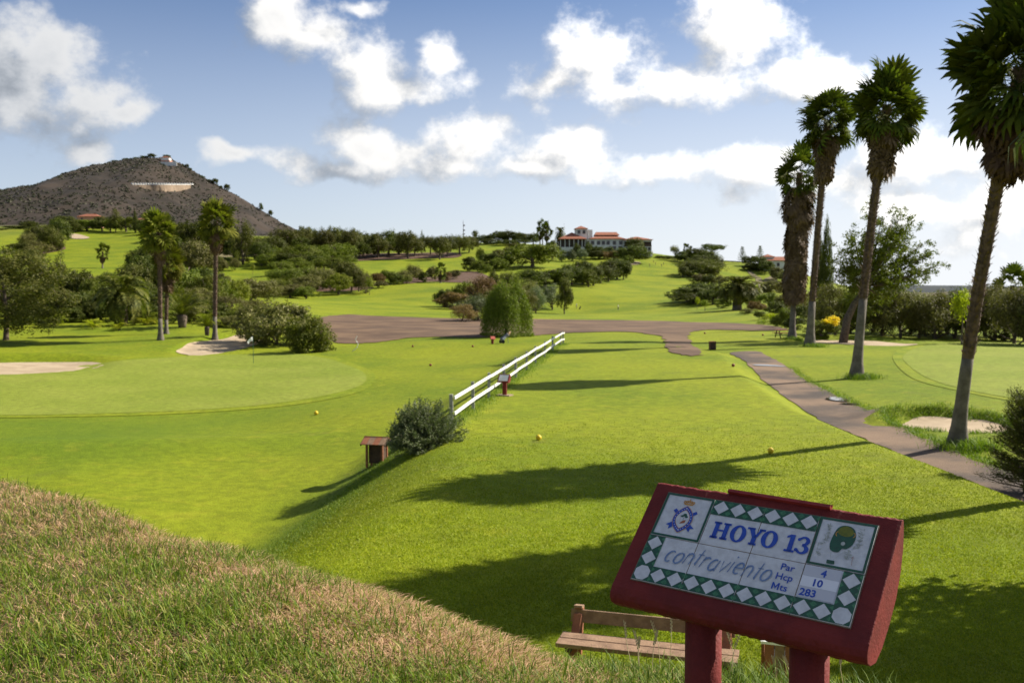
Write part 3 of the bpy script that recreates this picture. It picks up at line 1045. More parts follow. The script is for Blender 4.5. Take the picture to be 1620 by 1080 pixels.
def fan_leaf(rng, rad, nseg=17, spread=2.1, petiole=0.75, droop=0.25, width=0.085):
    """one fan-shaped frond, stalk along +X from the origin"""
    V, Fc = [], []
    pet = np.array([[0, 0.02, 0], [0, -0.02, 0], [petiole, -0.012, -0.03], [petiole, 0.012, -0.03]])
    V.append(pet)
    Fc.append([[0, 1, 2, 3]])
    nv = 4
    hub = np.array([petiole, 0, -0.03])
    for k in range(nseg):
        a = (k / (nseg - 1) - 0.5) * 2 * spread
        L = rad * (0.62 + 0.38 * math.cos(a * 0.62)) * rng.uniform(0.9, 1.08)
        d = np.array([math.cos(a), math.sin(a), 0.16 * (1 if k % 2 else -1) * 0.4 + 0.12 * abs(math.sin(a))])
        s = np.array([-math.sin(a), math.cos(a), 0.0])
        w = width * rad * 1.15
        m1 = hub + d * L * 0.5 + np.array([0, 0, -droop * L * 0.10])
        m2 = hub + d * L * 0.80 + np.array([0, 0, -droop * L * 0.40])
        tp = hub + d * L * 0.98 + np.array([0, 0, -droop * L * 1.15])
        V.append(np.array([hub, m1 - s * w, m1 + s * w, m2 - s * w * 0.7, m2 + s * w * 0.7, tp]))
        Fc.append([[nv, nv + 1, nv + 2, nv], ])
        Fc[-1] = [[nv + 1, nv + 3, nv + 4, nv + 2]]
        TRI.append((nv, nv + 1, nv + 2))
        TRI.append((nv + 3, nv + 5, nv + 4))
        nv += 6
    return np.concatenate(V), [tuple(q) for g_ in Fc for q in g_]


FAN = []
for sd in range(4):
    TRI = []
    rng = np.random.default_rng(400 + sd)
    v, f = fan_leaf(rng, 0.92, 14, 1.75, 1.0, [0.04, 0.10, 0.22, 0.45][sd])
    FAN.append((v, f + TRI))


def fan_mesh(i, m):
    me = bpy.data.meshes.new('frond')
    me.from_pydata([tuple(p) for p in FAN[i][0]], [], FAN[i][1])
    me.materials.append(m)
    return me


FAN_ME = [fan_mesh(i, LEAF['fan']) for i in range(4)]


def dead_skirt(rng, n, r0, length, axis, hc, size=0.9, off=0.6):
    """dry fronds hanging round the trunk: wide under the crown, close to the trunk further down"""
    V, Fc = [], []
    nv = 0
    for k in range(n):
        v, f = FAN[rng.integers(1, 4)]
        u = (k / n) ** 0.85
        v = v.copy() * size * rng.uniform(0.75, 1.15)
        v[:, 1] *= 0.7
        top_ = axis(1 - (0.45 * size + length * u) / hc) if u > 0 else axis(1 - 0.45 * size / hc)
        tilt = rng.uniform(0.85, 1.3) if u < 0.3 else rng.uniform(1.22, 1.5)
        a = rng.uniform(0, 2 * math.pi)
        M = np.array((Matrix.Rotation(a, 3, 'Z') @ Matrix.Rotation(tilt, 3, 'Y') @ Matrix.Rotation(rng.uniform(-.5, .5), 3, 'X')))
        v = v @ M.T + np.array([top_.x + math.cos(a) * r0 * off, top_.y + math.sin(a) * r0 * off, top_.z])
        V.append(v)
        Fc += [tuple(i + nv for i in q) for q in f]
        nv += len(v)
    me = bpy.data.meshes.new('dead_fronds')
    me.from_pydata([tuple(p) for q in V for p in q], [], Fc)
    me.materials.append(LEAF['dead'])
    return me


PALMBARK = mat('palm_bark', (0.075, 0.050, 0.036), (0.160, 0.105, 0.075), 0.95, 5.0, 7, 1.0, 22.0)
PALMFOOT = mat('palm_foot', (0.10, 0.085, 0.068), (0.18, 0.155, 0.125), 0.95, 2.5, 8, 0.7, 12.0)


def fan_palm(base, H, r_low, r_up, lean, label, group, nf=44, fr=1.0, boots_from=0.33, skirt=(46, 1.7), seed=1, frond_parts=True, up_bias=0.0, leaf='fan'):
    """tall fan palm: smooth foot, trunk with old leaf stubs, dry skirt, crown of fronds"""
    rng = np.random.default_rng(seed)
    root = empty('fan_palm', base, 0, label, 'palm tree', group)
    hc = H - fr * 1.75                       # height of the crown's heart
    lx, ly = lean

    def axis(t):
        return Vector((lx * t ** 1.3, ly * t ** 1.3, hc * t))
    m = MB()
    ts = [0, 0.02, 0.06, 0.12, 0.2, boots_from]
    m.tube([axis(t) - Vector((0, 0, 0.25 if t == 0 else 0)) for t in ts], [r_low * 1.9, r_low * 1.6, r_low * 1.2, r_low, r_low * 0.93, r_low * 0.86], 16)
    m.build('trunk_foot', PALMFOOT, root, smooth=True)
    m = MB()
    nb = max(10, int(hc * (1 - boots_from) / 0.16))
    tt = np.linspace(boots_from - 0.01, 1.0, 22)
    m.tube([axis(t) for t in tt], [r_up * (0.98 + 0.09 * (i % 2)) for i in range(len(tt))], 14)
    for i in range(nb):
        t = boots_from + (1 - boots_from) * i / nb
        c = axis(t)
        for k in range(7):
            a = i * 0.9 + 2 * math.pi * k / 7 + rng.uniform(-.15, .15)
            o = Vector((math.cos(a), math.sin(a), 0))
            s = Vector((-math.sin(a), math.cos(a), 0)) * r_up * 0.33
            ln = r_up * rng.uniform(0.25, 0.9)
            p0, p1 = c + o * r_up * 0.93 - s, c + o * r_up * 0.93 + s
            tip = c + o * (r_up + ln) + Vector((0, 0, rng.uniform(0.06, 0.26)))
            m.add([p0, p1, tip + s * 0.35, tip - s * 0.35], [(0, 1, 2, 3)])
    m.build('trunk', PALMBARK, root)
    heart = axis(1.0)
    link_mesh('dead_fronds', dead_skirt(rng, skirt[0], r_up, skirt[1], axis, hc, fr * 0.95, skirt[2] if len(skirt) > 2 else 0.6), None, root)
    V, Fc, nv = [], [], 0
    n_in = nf // 3 if frond_parts else 0                 # short inner fronds fill the heart
    for k in range(nf + n_in):
        inner = k >= nf
        t = (k + 0.5) / nf if not inner else 0.25 + 0.7 * (k - nf) / n_in
        el = math.asin(max(-0.97, min(0.995, -0.75 + 1.74 * t ** 0.9 + up_bias)))
        el += rng.normal(0, 0.24)
        a = k * 2.39996 + rng.uniform(-.3, .3)
        sc_ = fr * rng.uniform(0.72, 1.10) * (1.12 if el > 0.7 else 1.0) * (1.15 if k % 7 == 0 else 1.0)
        idx = 3 if el < -0.25 else (2 if el < 0.15 else int(rng.integers(0, 3)))
        roll = rng.uniform(0.3, 1.0) * (1 if k % 2 else -1) if abs(el) < 0.75 else rng.uniform(-.6, .6)
        M = Matrix.Rotation(a, 4, 'Z') @ Matrix.Rotation(-el, 4, 'Y') @ Matrix.Rotation(roll, 4, 'X')
        sc_ *= 0.62 if inner else 1.0
        loc = heart + Vector((math.cos(a) * r_up * 0.5, math.sin(a) * r_up * 0.5, (1.15 * t - 0.75) * fr))
        if frond_parts:
            o = link_mesh('frond', FAN_ME[idx], None, root)
            o.matrix_local = Matrix.Translation(loc) @ M @ Matrix.Scale(sc_, 4)
        else:
            v, f = FAN[idx]
            v = v * sc_ @ np.array(M.to_3x3()).T + np.array(loc)
            V.append(v)
            Fc += [tuple(i + nv for i in q) for q in f]
            nv += len(v)
    if not frond_parts:
        me = bpy.data.meshes.new('crown')
        me.from_pydata([tuple(p) for q in V for p in q], [], Fc)
        me.materials.append(LEAF[leaf])
        link_mesh('crown', me, None, root)
    return root


# ---- the fan palms in view
def gz(px, v):
    return ground_at(px, v)


PG = 'tall fan palms beside the gravel path'
p = gz(1253, 536)
fan_palm(p, pix(1253, 236, p.y)[2] - p.z, 0.26, 0.26, (0.55, 0.3), 'fan palm whose long brown skirt of dead fronds hangs most of the way down', PG, 40, 1.2, 0.22, (420, 9.6, 2.0), 11)
p = gz(1281, 548)
fan_palm(p, pix(1300, 148, p.y)[2] - p.z, 0.29, 0.25, (1.15, 0.0), 'tall slender fan palm directly in front of the shaggy skirted palm', PG, 78, 1.2, 0.20, (170, 2.6), 12)
p = gz(1355, 598)
fan_palm(p, pix(1400, 112, p.y)[2] - p.z, 0.25, 0.22, (1.35, 0.0), 'fan palm with full crown and grey foot beside the path near the leafy tree', PG, 84, 1.06, 0.30, (160, 1.7), 13)
fan_palm(Vector((14.2, 30.0, Ts(14.2, 30.0))), 13.4, 0.20, 0.18, (0.5, -2.2), 'large dark fan palm with studded trunk rising in front of a small sand bunker', PG, 84, 1.12, 0.26, (130, 0.9), 14)
fan_palm(Vector((12.9, 21.0, Ts(12.9, 21.0))), 11.9, 0.20, 0.18, (-0.4, -1.5), 'fan palm with drooping fronds standing behind the dark bushy conifer by the path', PG, 80, 1.12, 0.26, (140, 2.2), 15)
LG = 'fan palms behind the putting green'
p = gz(254, 538)
fan_palm(p, pix(254, 338, p.y)[2] - p.z, 0.21, 0.19, (0.1, 0), 'leafy fan palm with pinkish trunk in front of its shorter twin', LG, 84, 1.0, 0.2, (70, 1.2), 21, False, 0.0, 'fan_sunlit')
p = gz(263, 528)
fan_palm(p, pix(266, 392, p.y)[2] - p.z, 0.19, 0.17, (0.3, 0), 'shorter fan palm with yellowing crown tucked behind the taller one at the green', LG, 76, 0.92, 0.2, (70, 1.3), 22, False, 0.0, 'fan_sunlit')
p = gz(340, 538)
fan_palm(p, pix(345, 322, p.y)[2] - p.z, 0.21, 0.19, (0.35, 0), 'tallest leafy fan palm beside the bunker with the flagstick', LG, 84, 1.0, 0.2, (70, 1.2), 23, False, 0.0, 'fan_sunlit')
for px, vb, vt, dd, fr, lab in [(164, 425, 386, 390, 1.7, 'small fan palm standing alone on the hillside fairway'),
                                (858, 384, 349, 520, 2.0, 'tallest fan palm against the sky left of the clubhouse'),
                                (864, 385, 356, 515, 2.0, 'second fan palm leaning close to the tall one left of the clubhouse'),
                                (854, 384, 361, 530, 1.4, 'short slim fan palm left of the pair by the clubhouse'),
                                (697, 448, 418, 350, 1.3, 'little fan palm at the lower fairway edge beside bare soil'),
                                (1598, 520, 426, 135, 1.3, 'fan palm rising out of the thicket beyond the right green'),
                                (1085, 408, 386, 505, 1.4, 'small fan palm among the dark trees on the crest')]:
    x = (px - 810) / F * dd
    z = Ts(x, dd)
    fan_palm((x, dd, z), pix(px, vt, dd)[2] - z, 0.3, 0.27, (0.2, 0), lab, None, 30, fr, 0.2, (24, 1.2), int(px), False)
# ---- trees and shrubs: (kind, leaf, px, v of the top, distance, width in px)
_cnt = {}
CATS = {'shrub': ('shrub', 'shrub'), 'tuft': ('palm_shrub', 'shrub'), 'short_feather': ('date_palm', 'palm tree'), 'feather': ('date_palm', 'palm tree'),
        'pine': ('pine_tree', 'tree'), 'conifer': ('conifer_tree', 'tree'), 'round': ('broadleaf_tree', 'tree'), 'olive': ('olive_tree', 'tree'), 'sapling': ('young_tree', 'tree'),
        'umbrella': ('umbrella_pine', 'tree'), 'cypress': ('cypress_tree', 'tree'), 'tiered': ('tiered_conifer', 'tree'), 'weeping': ('weeping_tree', 'tree')}


def plant(kind, leaf, px, vt, d, wpx, label, group=None, sink=0.0, rz=None, depth=1.0):
    x = (px - 810) / F * d
    z = Ts(x, d)
    top = pix(px, vt, d)[2]
    H = max(0.5, top - z + sink)
    Wd = wpx * d / F
    i = _cnt.get(kind, 0)
    _cnt[kind] = i + 1
    tm, cm = KIND[kind][i % len(KIND[kind])]
    nm, cat = CATS[kind]
    sink = sink + {'round': 0.10, 'pine': 0.06, 'shrub': 0.06, 'olive': 0.14}.get(kind, 0.0) * H
    H = H * (1 + {'round': 0.10, 'pine': 0.06, 'shrub': 0.06, 'olive': 0.14}.get(kind, 0.0))
    root = empty(nm, (x, d, z - sink), (i * 2.4) % 6.28 if rz is None else rz, label, cat, group)
    k_ = {'round': 1.5, 'pine': 1.5, 'shrub': 1.42, 'olive': 1.5}.get(kind, 1.06)
    root.scale = (Wd * k_, Wd * k_ * depth, H / 0.97)
    if tm is not None and kind not in ('shrub',) or wpx > 45:
        o = link_mesh('trunk', tm, BARK, root)
    o = link_mesh('crown' if kind not in ('shrub',) else 'foliage', cm, None, root)
    if not cm.materials:
        cm.materials.append(LEAF[leaf])
    o.material_slots[0].link = 'OBJECT'
    o.material_slots[0].material = LEAF[leaf]
    return root


TONE = {'dark': 'dark green', 'pine': 'deep green', 'mid': 'mid green', 'bright': 'bright green', 'olive': 'olive green', 'grey': 'grey green', 'brown': 'brownish', 'yellow': 'yellowish'}
NOUN = {'pine': 'pine', 'conifer': 'pointed conifer', 'round': 'round tree', 'shrub': 'shrub', 'olive': 'loose tree', 'sapling': 'slim tree'}


def stand(where, group, rows):
    """plants of one group; each label says its tone, kind and its build among its neighbours"""
    hs = sorted((r_[5] * r_[4] for r_ in rows))
    lo, hi = hs[len(hs) // 3], hs[(2 * len(hs)) // 3]
    for r_ in rows:
        q = r_[5] * r_[4]
        size = 'small' if q < lo else ('large' if q > hi else 'middle-sized')
        plant(*r_, '%s %s %s %s' % (size, TONE[r_[1]], NOUN[r_[0]], where), group)


PN, CO, RO, SH, OL, SA, UM = 'pine', 'conifer', 'round', 'shrub', 'olive', 'sapling', 'umbrella'
# far left: hillside fairway
stand('on the bare soil of the hillside fairway', 'trees on the hillside fairway', [
    (PN, 'dark', 70, 350, 480, 36), (OL, 'olive', 51, 364, 470, 28), (PN, 'pine', 86, 358, 475, 26), (SH, 'dark', 32, 381, 440, 30), (SH, 'olive', 50, 384, 440, 26),
    (RO, 'dark', 96, 344, 510, 32), (SH, 'olive', 66, 378, 455, 30), (SH, 'dark', 92, 378, 480, 20)])
stand('in the dark belt at the foot of the hill', 'trees at the foot of the hill', [
    (RO, 'dark', 106, 340, 590, 34), (RO, 'mid', 140, 345, 600, 34), (RO, 'dark', 165, 341, 600, 24), (RO, 'mid', 178, 346, 595, 20),
    (RO, 'mid', 202, 339, 590, 26), (RO, 'dark', 224, 346, 580, 20), (SH, 'dark', 50, 348, 610, 26), (SH, 'dark', 28, 357, 610, 28), (SH, 'olive', 6, 362, 600, 24), (SH, 'dark', -14, 360, 600, 30),
    (RO, 'dark', 120, 352, 585, 22), (RO, 'dark', 242, 350, 560, 26), (RO, 'dark', 262, 352, 520, 30), (PN, 'dark', 282, 350, 480, 46), (RO, 'dark', 308, 346, 460, 50), (PN, 'dark', 330, 352, 470, 36),
    (RO, 'dark', 356, 356, 480, 30), (RO, 'dark', 372, 368, 440, 52), (RO, 'dark', 404, 374, 450, 30), (RO, 'dark', 428, 370, 470, 34), (PN, 'dark', 415, 380, 430, 30), (RO, 'dark', 270, 372, 400, 40), (PN, 'dark', 300, 376, 380, 50)])
plant(CO, 'pine', 186, 329, 590, 26, 'tall pointed conifer at the foot of the hill beside the red house')
plant('cypress', 'dark', 217, 335, 585, 9, 'narrow dark cypress beside the small pink house')
plant(RO, 'olive', 312, 376, 330, 42, 'rounded olive green tree between the two groups of fan palms')
plant(OL, 'pine', 386, 343, 430, 34, 'tall feathery eucalyptus-like tree below the bare hillside slope')
# left middle distance
rng = np.random.default_rng(77)
lob = sub_lobes(rng, (0, 0, 0.56, 0.47, 0.47, 0.43), 14, 0.17) + [(0.22, -0.1, 0.22, 0.20, 0.2, 0.13), (0.05, -0.3, 0.25, 0.2, 0.2, 0.14), (0.36, 0.0, 0.34, 0.14, 0.14, 0.14), (-0.2, -0.2, 0.25, 0.2, 0.2, 0.14)]
p, nn = crown_pts(rng, lob, 420, 70, 0.065, 0.55)
KIND['bigpine'] = []
reg('bigpine', limbs(rng, 0.75, 0.35, 0.018, 9), *leaves_from(p, nn, 0.013, rng, 0.3))
CATS['bigpine'] = ('pine_tree', 'tree')
plant('bigpine', 'pine', 8, 384, 92, 215, 'big shaggy pine with low limbs at the edge of the lawn', rz=0.0)
stand('in the wood behind the putting green', 'wood behind the putting green', [
    (CO, 'dark', 97, 400, 140, 46), (RO, 'dark', 75, 418, 138, 44), (RO, 'dark', 128, 424, 138, 44), (RO, 'mid', 150, 436, 132, 36), (RO, 'dark', 120, 456, 122, 46), (PN, 'pine', 92, 448, 120, 42),
    (PN, 'pine', 205, 412, 148, 52), (RO, 'dark', 172, 428, 142, 36), (RO, 'dark', 226, 398, 160, 40), (RO, 'dark', 240, 412, 150, 44), (RO, 'dark', 160, 462, 120, 40), (RO, 'dark', 222, 440, 135, 40), (RO, 'dark', 245, 452, 126, 40),
    (RO, 'dark', 60, 440, 125, 60), (RO, 'dark', -40, 420, 130, 80), (RO, 'dark', 20, 425, 140, 60), (RO, 'dark', 185, 448, 130, 40), (RO, 'mid', 205, 470, 122, 30)])
plant('feather', 'feather', 194, 431, 112, 92, 'large arching date palm with golden fronds at the lawn edge', sink=1.2)
plant('short_feather', 'feather', 288, 450, 108, 66, 'squat date palm with spiky fronds between the fan palms')
plant('short_feather', 'bright', 327, 484, 97, 34, 'small bright green date palm close to the tallest fan palm')
for px, vt, d, w, lab in [(146, 497, 106, 26, 'small yellow green cycad-like palm in front of the date palm'), (188, 501, 104, 22, 'tiny yellow green palm below the arching date palm'),
                          (87, 484, 112, 24, 'young palm beside the shaggy pine'), (230, 494, 112, 26, 'low yellow green tuft right of the arching date palm')]:
    plant('tuft', 'yellow' if px != 87 else 'bright', px, vt, d, w, lab)
plant(RO, 'mid', 288, 412, 165, 62, 'broad fresh green tree behind the squat date palm')
stand('in the thicket beyond the fan palms', 'thicket beyond the fan palms', [
    (RO, 'mid', 326, 434, 155, 44), (RO, 'olive', 312, 452, 140, 46), (RO, 'bright', 368, 436, 175, 38), (RO, 'mid', 346, 438, 170, 32), (RO, 'olive', 398, 438, 205, 46), (SH, 'olive', 424, 437, 215, 34), (RO, 'dark', 322, 466, 128, 40),
    (OL, 'olive', 362, 464, 128, 56), (OL, 'mid', 384, 482, 122, 40), (RO, 'dark', 346, 478, 122, 36), (SH, 'olive', 300, 482, 116, 30), (SH, 'mid', 268, 488, 116, 36), (SH, 'olive', 352, 498, 112, 40),
    (SH, 'bright', 250, 492, 114, 22), (RO, 'mid', 268, 430, 160, 36), (SH, 'olive', 405, 470, 150, 40)])
plant(SH, 'olive', 438, 462, 91, 92, 'wide grey green bush behind the rounded bright bush', sink=1.3)
plant(SH, 'olive', 398, 478, 95, 56, 'low bush at the side of the wide grey green bush')
plant(SH, 'mid', 486, 489, 84, 66, 'rounded bright green bush near the dirt band', sink=1.0)
stand('on the worn slope above the small lawn strip', 'shrubs on the worn slope', [
    (SH, 'olive', 300, 398, 420, 20), (SH, 'olive', 322, 400, 420, 22), (SH, 'mid', 345, 402, 415, 16), (SH, 'olive', 372, 404, 410, 14), (SH, 'olive', 425, 402, 430, 30), (SA, 'mid', 376, 397, 420, 10), (SH, 'olive', 352, 406, 405, 16)])
plant(SA, 'bright', 401, 419, 390, 8, 'thin sapling on the small lawn strip')
plant(SA, 'yellow', 431, 421, 380, 9, 'yellowish sapling at the end of the small lawn strip')
# pine rows in the middle
stand('in the dense row along the upper fairway', 'row of pines along the upper fairway', [
    (PN, 'pine' if k % 3 else 'dark', px, v, 478 + (k * 13) % 44, w) for k, (px, v, w) in enumerate([
        (437, 372, 30), (455, 356, 38), (478, 355, 30), (497, 358, 26), (512, 356, 24), (527, 355, 22), (540, 358, 24), (552, 357, 22), (564, 359, 24), (576, 365, 26),
        (587, 366, 22), (599, 366, 24), (615, 361, 36), (631, 366, 24), (646, 363, 32), (656, 369, 22), (682, 370, 24), (696, 371, 24), (708, 370, 22), (728, 368, 30), (742, 372, 22), (478, 372, 34), (505, 376, 32), (540, 376, 34), (570, 380, 30), (600, 382, 30), (632, 384, 28)])])
plant(CO, 'dark', 668, 365, 512, 15, 'narrow pointed conifer standing out of the pine row')
stand('on the slope below the pine row', 'pines below the row', [
    (PN, 'mid', px, v, d, w) for px, v, d, w in [(440, 390, 440, 34), (463, 385, 430, 32), (488, 384, 425, 42), (504, 390, 430, 34), (531, 381, 440, 46), (514, 407, 400, 34), (470, 405, 390, 34), (446, 410, 380, 30), (548, 402, 420, 26), (428, 398, 420, 30)]])
stand('in the grove at the lower fairway edge', 'grove at the lower fairway edge', [
    (PN, 'mid', 446, 421, 320, 34), (PN, 'mid', 462, 422, 310, 32), (RO, 'mid', 482, 417, 320, 34), (PN, 'olive', 492, 432, 300, 44), (PN, 'olive', 512, 419, 315, 32), (RO, 'bright', 536, 431, 300, 32), (PN, 'pine', 556, 420, 310, 28),
    (PN, 'pine', 568, 423, 310, 24), (RO, 'pine', 545, 411, 340, 38), (OL, 'olive', 579, 428, 305, 24), (SH, 'olive', 470, 446, 290, 40), (SH, 'olive', 440, 450, 285, 40), (SH, 'mid', 452, 436, 300, 34)])
plant(SA, 'bright', 585, 439, 300, 15, 'bright green sapling in front of the grove')
stand('in the loose hedge between the two fairways', 'hedge between the fairways', [
    (SH, 'brown', 597, 428, 330, 20), (SH, 'mid', 612, 425, 335, 28), (SH, 'dark', 628, 430, 335, 22), (OL, 'olive', 637, 426, 340, 26), (OL, 'olive', 650, 415, 350, 26), (SH, 'mid', 644, 434, 340, 14), (SH, 'dark', 672, 428, 350, 14), (SH, 'olive', 686, 418, 365, 18),
    (SH, 'olive', 720, 424, 370, 16), (SH, 'brown', 708, 428, 360, 14), (SH, 'olive', 662, 422, 360, 16), (SH, 'olive', 602, 442, 322, 18)])
stand('on the slope below the big broad tree', 'round shrubs on the slope', [
    (SH, 'dark', 743, 404, 420, 26), (SH, 'mid', 757, 409, 415, 22), (SH, 'mid', 769, 415, 405, 16), (SH, 'dark', 778, 397, 430, 24), (SH, 'mid', 787, 405, 415, 28), (SH, 'dark', 766, 396, 440, 14), (SH, 'mid', 800, 402, 430, 20), (SH, 'mid', 760, 389, 470, 13), (SH, 'olive', 790, 391, 460, 20),
    (SH, 'olive', 804, 388, 470, 18), (SH, 'dark', 806, 398, 440, 16), (SH, 'mid', 774, 410, 415, 18)])
plant(RO, 'mid', 841, 380, 430, 62, 'big broad dark tree on the slope left of the clubhouse')
stand('on the skyline beside the clubhouse', 'skyline trees left of the clubhouse', [
    (PN, 'dark', 768, 370, 580, 18), (PN, 'dark', 788, 364, 580, 26), (PN, 'dark', 805, 363, 580, 24), (PN, 'dark', 818, 365, 580, 18), (PN, 'dark', 831, 368, 575, 22), (PN, 'dark', 844, 367, 575, 18), (SH, 'dark', 756, 374, 585, 20), (SH, 'dark', 776, 376, 570, 24),
    (SH, 'dark', 800, 378, 560, 30), (SH, 'dark', 825, 378, 560, 26), (SA, 'dark', 752, 365, 590, 14), (SH, 'olive', 815, 384, 550, 20)])
plant('feather', 'feather', 886, 358, 530, 20, 'date palm beside the red roofed wing of the clubhouse')
stand('in the clipped row below the clubhouse', 'clipped shrubs below the clubhouse', [
    (SH, 'olive', 876, 393, 480, 15), (SH, 'grey', 889, 393, 478, 15), (SH, 'grey', 903, 392, 478, 13), (SH, 'grey', 919, 390, 485, 15)])
stand('in the planting against the clubhouse', 'shrubs against the clubhouse', [
    (SH, 'dark', 873, 378, 505, 20), (SH, 'dark', 936, 388, 498, 18), (SH, 'dark', 948, 386, 498, 18), (SH, 'dark', 962, 388, 500, 14), (SH, 'dark', 930, 380, 504, 14), (SH, 'brown', 958, 396, 492, 20), (SH, 'brown', 972, 395, 492, 16), (SH, 'dark', 912, 382, 505, 12), (SH, 'dark', 944, 394, 492, 20), (SH, 'dark', 985, 392, 495, 16)])
plant(RO, 'dark', 1003, 375, 506, 26, 'dark tree against the balconies of the clubhouse')
plant(RO, 'dark', 1000, 387, 475, 42, 'dense dark tree at the corner of the bunker by the clubhouse')
plant(SH, 'mid', 993, 402, 465, 17, 'small dark bush beside the clubhouse bunker')
# centre group
plant('weeping', 'mid', 801, 444, 98, 84, 'weeping pepper tree with hanging light green foliage by the dirt band')
plant(OL, 'grey', 756, 462, 150, 56, 'loose greyish tree at the side of the weeping pepper tree')
plant(OL, 'brown', 731, 478, 145, 34, 'small thin brownish bush left of the weeping pepper tree')
plant(OL, 'brown', 762, 429, 245, 44, 'reddish brown tree in the group behind the weeping pepper tree')
plant(SH, 'dark', 704, 452, 252, 28, 'compact dark ball shaped bush at the end of the tree group')
plant(SH, 'brown', 719, 459, 240, 44, 'low purplish brown bush beside the dark ball shaped bush')
stand('in the mixed group behind the weeping pepper tree', 'mixed group behind the pepper tree', [
    (SH, 'mid', 740, 440, 255, 40), (PN, 'pine', 800, 421, 275, 22), (PN, 'pine', 783, 424, 275, 20), (OL, 'mid', 820, 427, 270, 24), (OL, 'olive', 836, 438, 262, 34), (OL, 'grey', 848, 447, 250, 26), (OL, 'brown', 795, 440, 240, 40), (OL, 'olive', 826, 450, 240, 34), (SH, 'olive', 780, 452, 235, 40)])
plant(RO, 'dark', 862, 421, 330, 60, 'broad dark crowned tree left of the fairway tree line')
plant(OL, 'grey', 873, 446, 285, 34, 'grey leaved small tree on the fairway edge')
plant(RO, 'pine', 893, 436, 275, 18, 'slim tree with a bare trunk on the fairway edge')
stand('in the tree line climbing the fairway', 'tree line climbing the fairway', [
    (RO, 'dark', 888, 422, 335, 30), (RO, 'dark', 905, 414, 350, 34), (RO, 'dark', 922, 411, 360, 40), (RO, 'dark', 938, 420, 355, 28), (RO, 'dark', 950, 415, 375, 30), (RO, 'dark', 962, 411, 390, 28), (RO, 'dark', 976, 406, 405, 32), (RO, 'dark', 986, 411, 405, 18), (RO, 'mid', 930, 425, 345, 26)])
# right of the fairway
stand('in the clump on the crest of the fairway', 'clump on the crest', [
    (RO, 'dark', 1083, 396, 500, 28), (RO, 'dark', 1100, 389, 490, 26), (PN, 'dark', 1116, 394, 480, 34), (PN, 'pine', 1107, 407, 430, 54), (RO, 'dark', 1128, 404, 450, 26), (SH, 'dark', 1095, 420, 425, 30), (SH, 'olive', 1124, 418, 430, 24), (SH, 'dark', 1102, 400, 470, 30)])
plant(UM, 'dark', 1127, 385, 495, 44, 'flat topped umbrella pine on the crest')
plant(SA, 'olive', 1067, 390, 505, 18, 'light sapling standing alone on the crest')
plant(RO, 'dark', 1080, 420, 420, 14, 'little round tree beside the clump on the crest')
stand('in the strip beside the sloping fairway', 'shrubs beside the sloping fairway', [
    (SH, 'olive', 1108, 432, 380, 34), (SH, 'dark', 1121, 431, 375, 20), (OL, 'olive', 1137, 433, 370, 18), (RO, 'dark', 1086, 450, 290, 44), (RO, 'dark', 1108, 446, 295, 48), (RO, 'dark', 1128, 457, 270, 40), (SH, 'dark', 1098, 460, 280, 56), (SH, 'mid', 1142, 470, 245, 26)])
plant('feather', 'feather', 1166, 434, 228, 84, 'large spreading date palm beside the sloping fairway')
plant('feather', 'feather', 1188, 445, 232, 48, 'smaller date palm against the large spreading one')
plant(SA, 'yellow', 1103, 470, 255, 9, 'small yellowish sapling in front of the dark shrubs')
plant(SA, 'bright', 1115, 475, 235, 16, 'bright little tree in front of the large date palm')
stand('in the planting beyond the dirt band', 'shrubs beyond the dirt band', [
    (SH, 'olive', 1180, 486, 175, 16), (SH, 'brown', 1195, 473, 180, 24), (SH, 'mid', 1212, 460, 200, 28), (SH, 'dark', 1228, 474, 165, 26), (SH, 'mid', 1205, 490, 150, 20), (SH, 'olive', 1242, 462, 190, 34), (SH, 'mid', 1232, 498, 125, 24), (SH, 'dark', 1268, 478, 135, 34),
    (SH, 'mid', 1243, 484, 118, 30), (SH, 'olive', 1222, 440, 300, 30), (SH, 'brown', 1240, 440, 330, 24), (SH, 'dark', 1260, 500, 110, 30), (SH, 'olive', 1268, 455, 200, 40)])
plant('tuft', 'yellow', 1222, 486, 140, 26, 'yellow green palm tuft at the dirt band')
plant('tuft', 'bright', 1208, 500, 135, 18, 'small bright palm tuft at the dirt band')
plant('tiered', 'dark', 1173, 392, 500, 17, 'tiered monkey puzzle like conifer against the sky')
plant('tiered', 'dark', 1201, 391, 490, 18, 'second tiered conifer close to the white house')
stand('in front of the white house', 'trees by the white house', [(RO, 'dark', 1186, 402, 485, 18), (RO, 'dark', 1200, 405, 470, 26), (SH, 'dark', 1213, 410, 462, 20), (SH, 'olive', 1228, 420, 445, 20), (SH, 'dark', 1188, 416, 470, 26), (SH, 'olive', 1240, 424, 440, 18)])
stand('clipped into the hedge along the crest', 'hedge along the crest', [(SH, 'dark', px, 404, 512, 16) for px in (1042, 1053, 1064, 1075)] + [(SH, 'dark', px, 415, 515, 18) for px in (1150, 1162, 1174)])
stand('in the undergrowth along the lawn below the fan palms', 'undergrowth below the fan palms', [
    (SH, 'dark', 40, 486, 112, 40), (SH, 'dark', 70, 480, 116, 40), (SH, 'dark', 110, 484, 116, 36), (SH, 'dark', 140, 478, 118, 40), (SH, 'dark', 172, 480, 118, 36), (SH, 'mid', 215, 484, 116, 30), (SH, 'dark', 238, 478, 118, 36), (SH, 'olive', 312, 478, 116, 36), (SH, 'dark', 338, 488, 114, 34), (SH, 'olive', 372, 496, 110, 40), (SH, 'mid', 396, 500, 105, 40)])
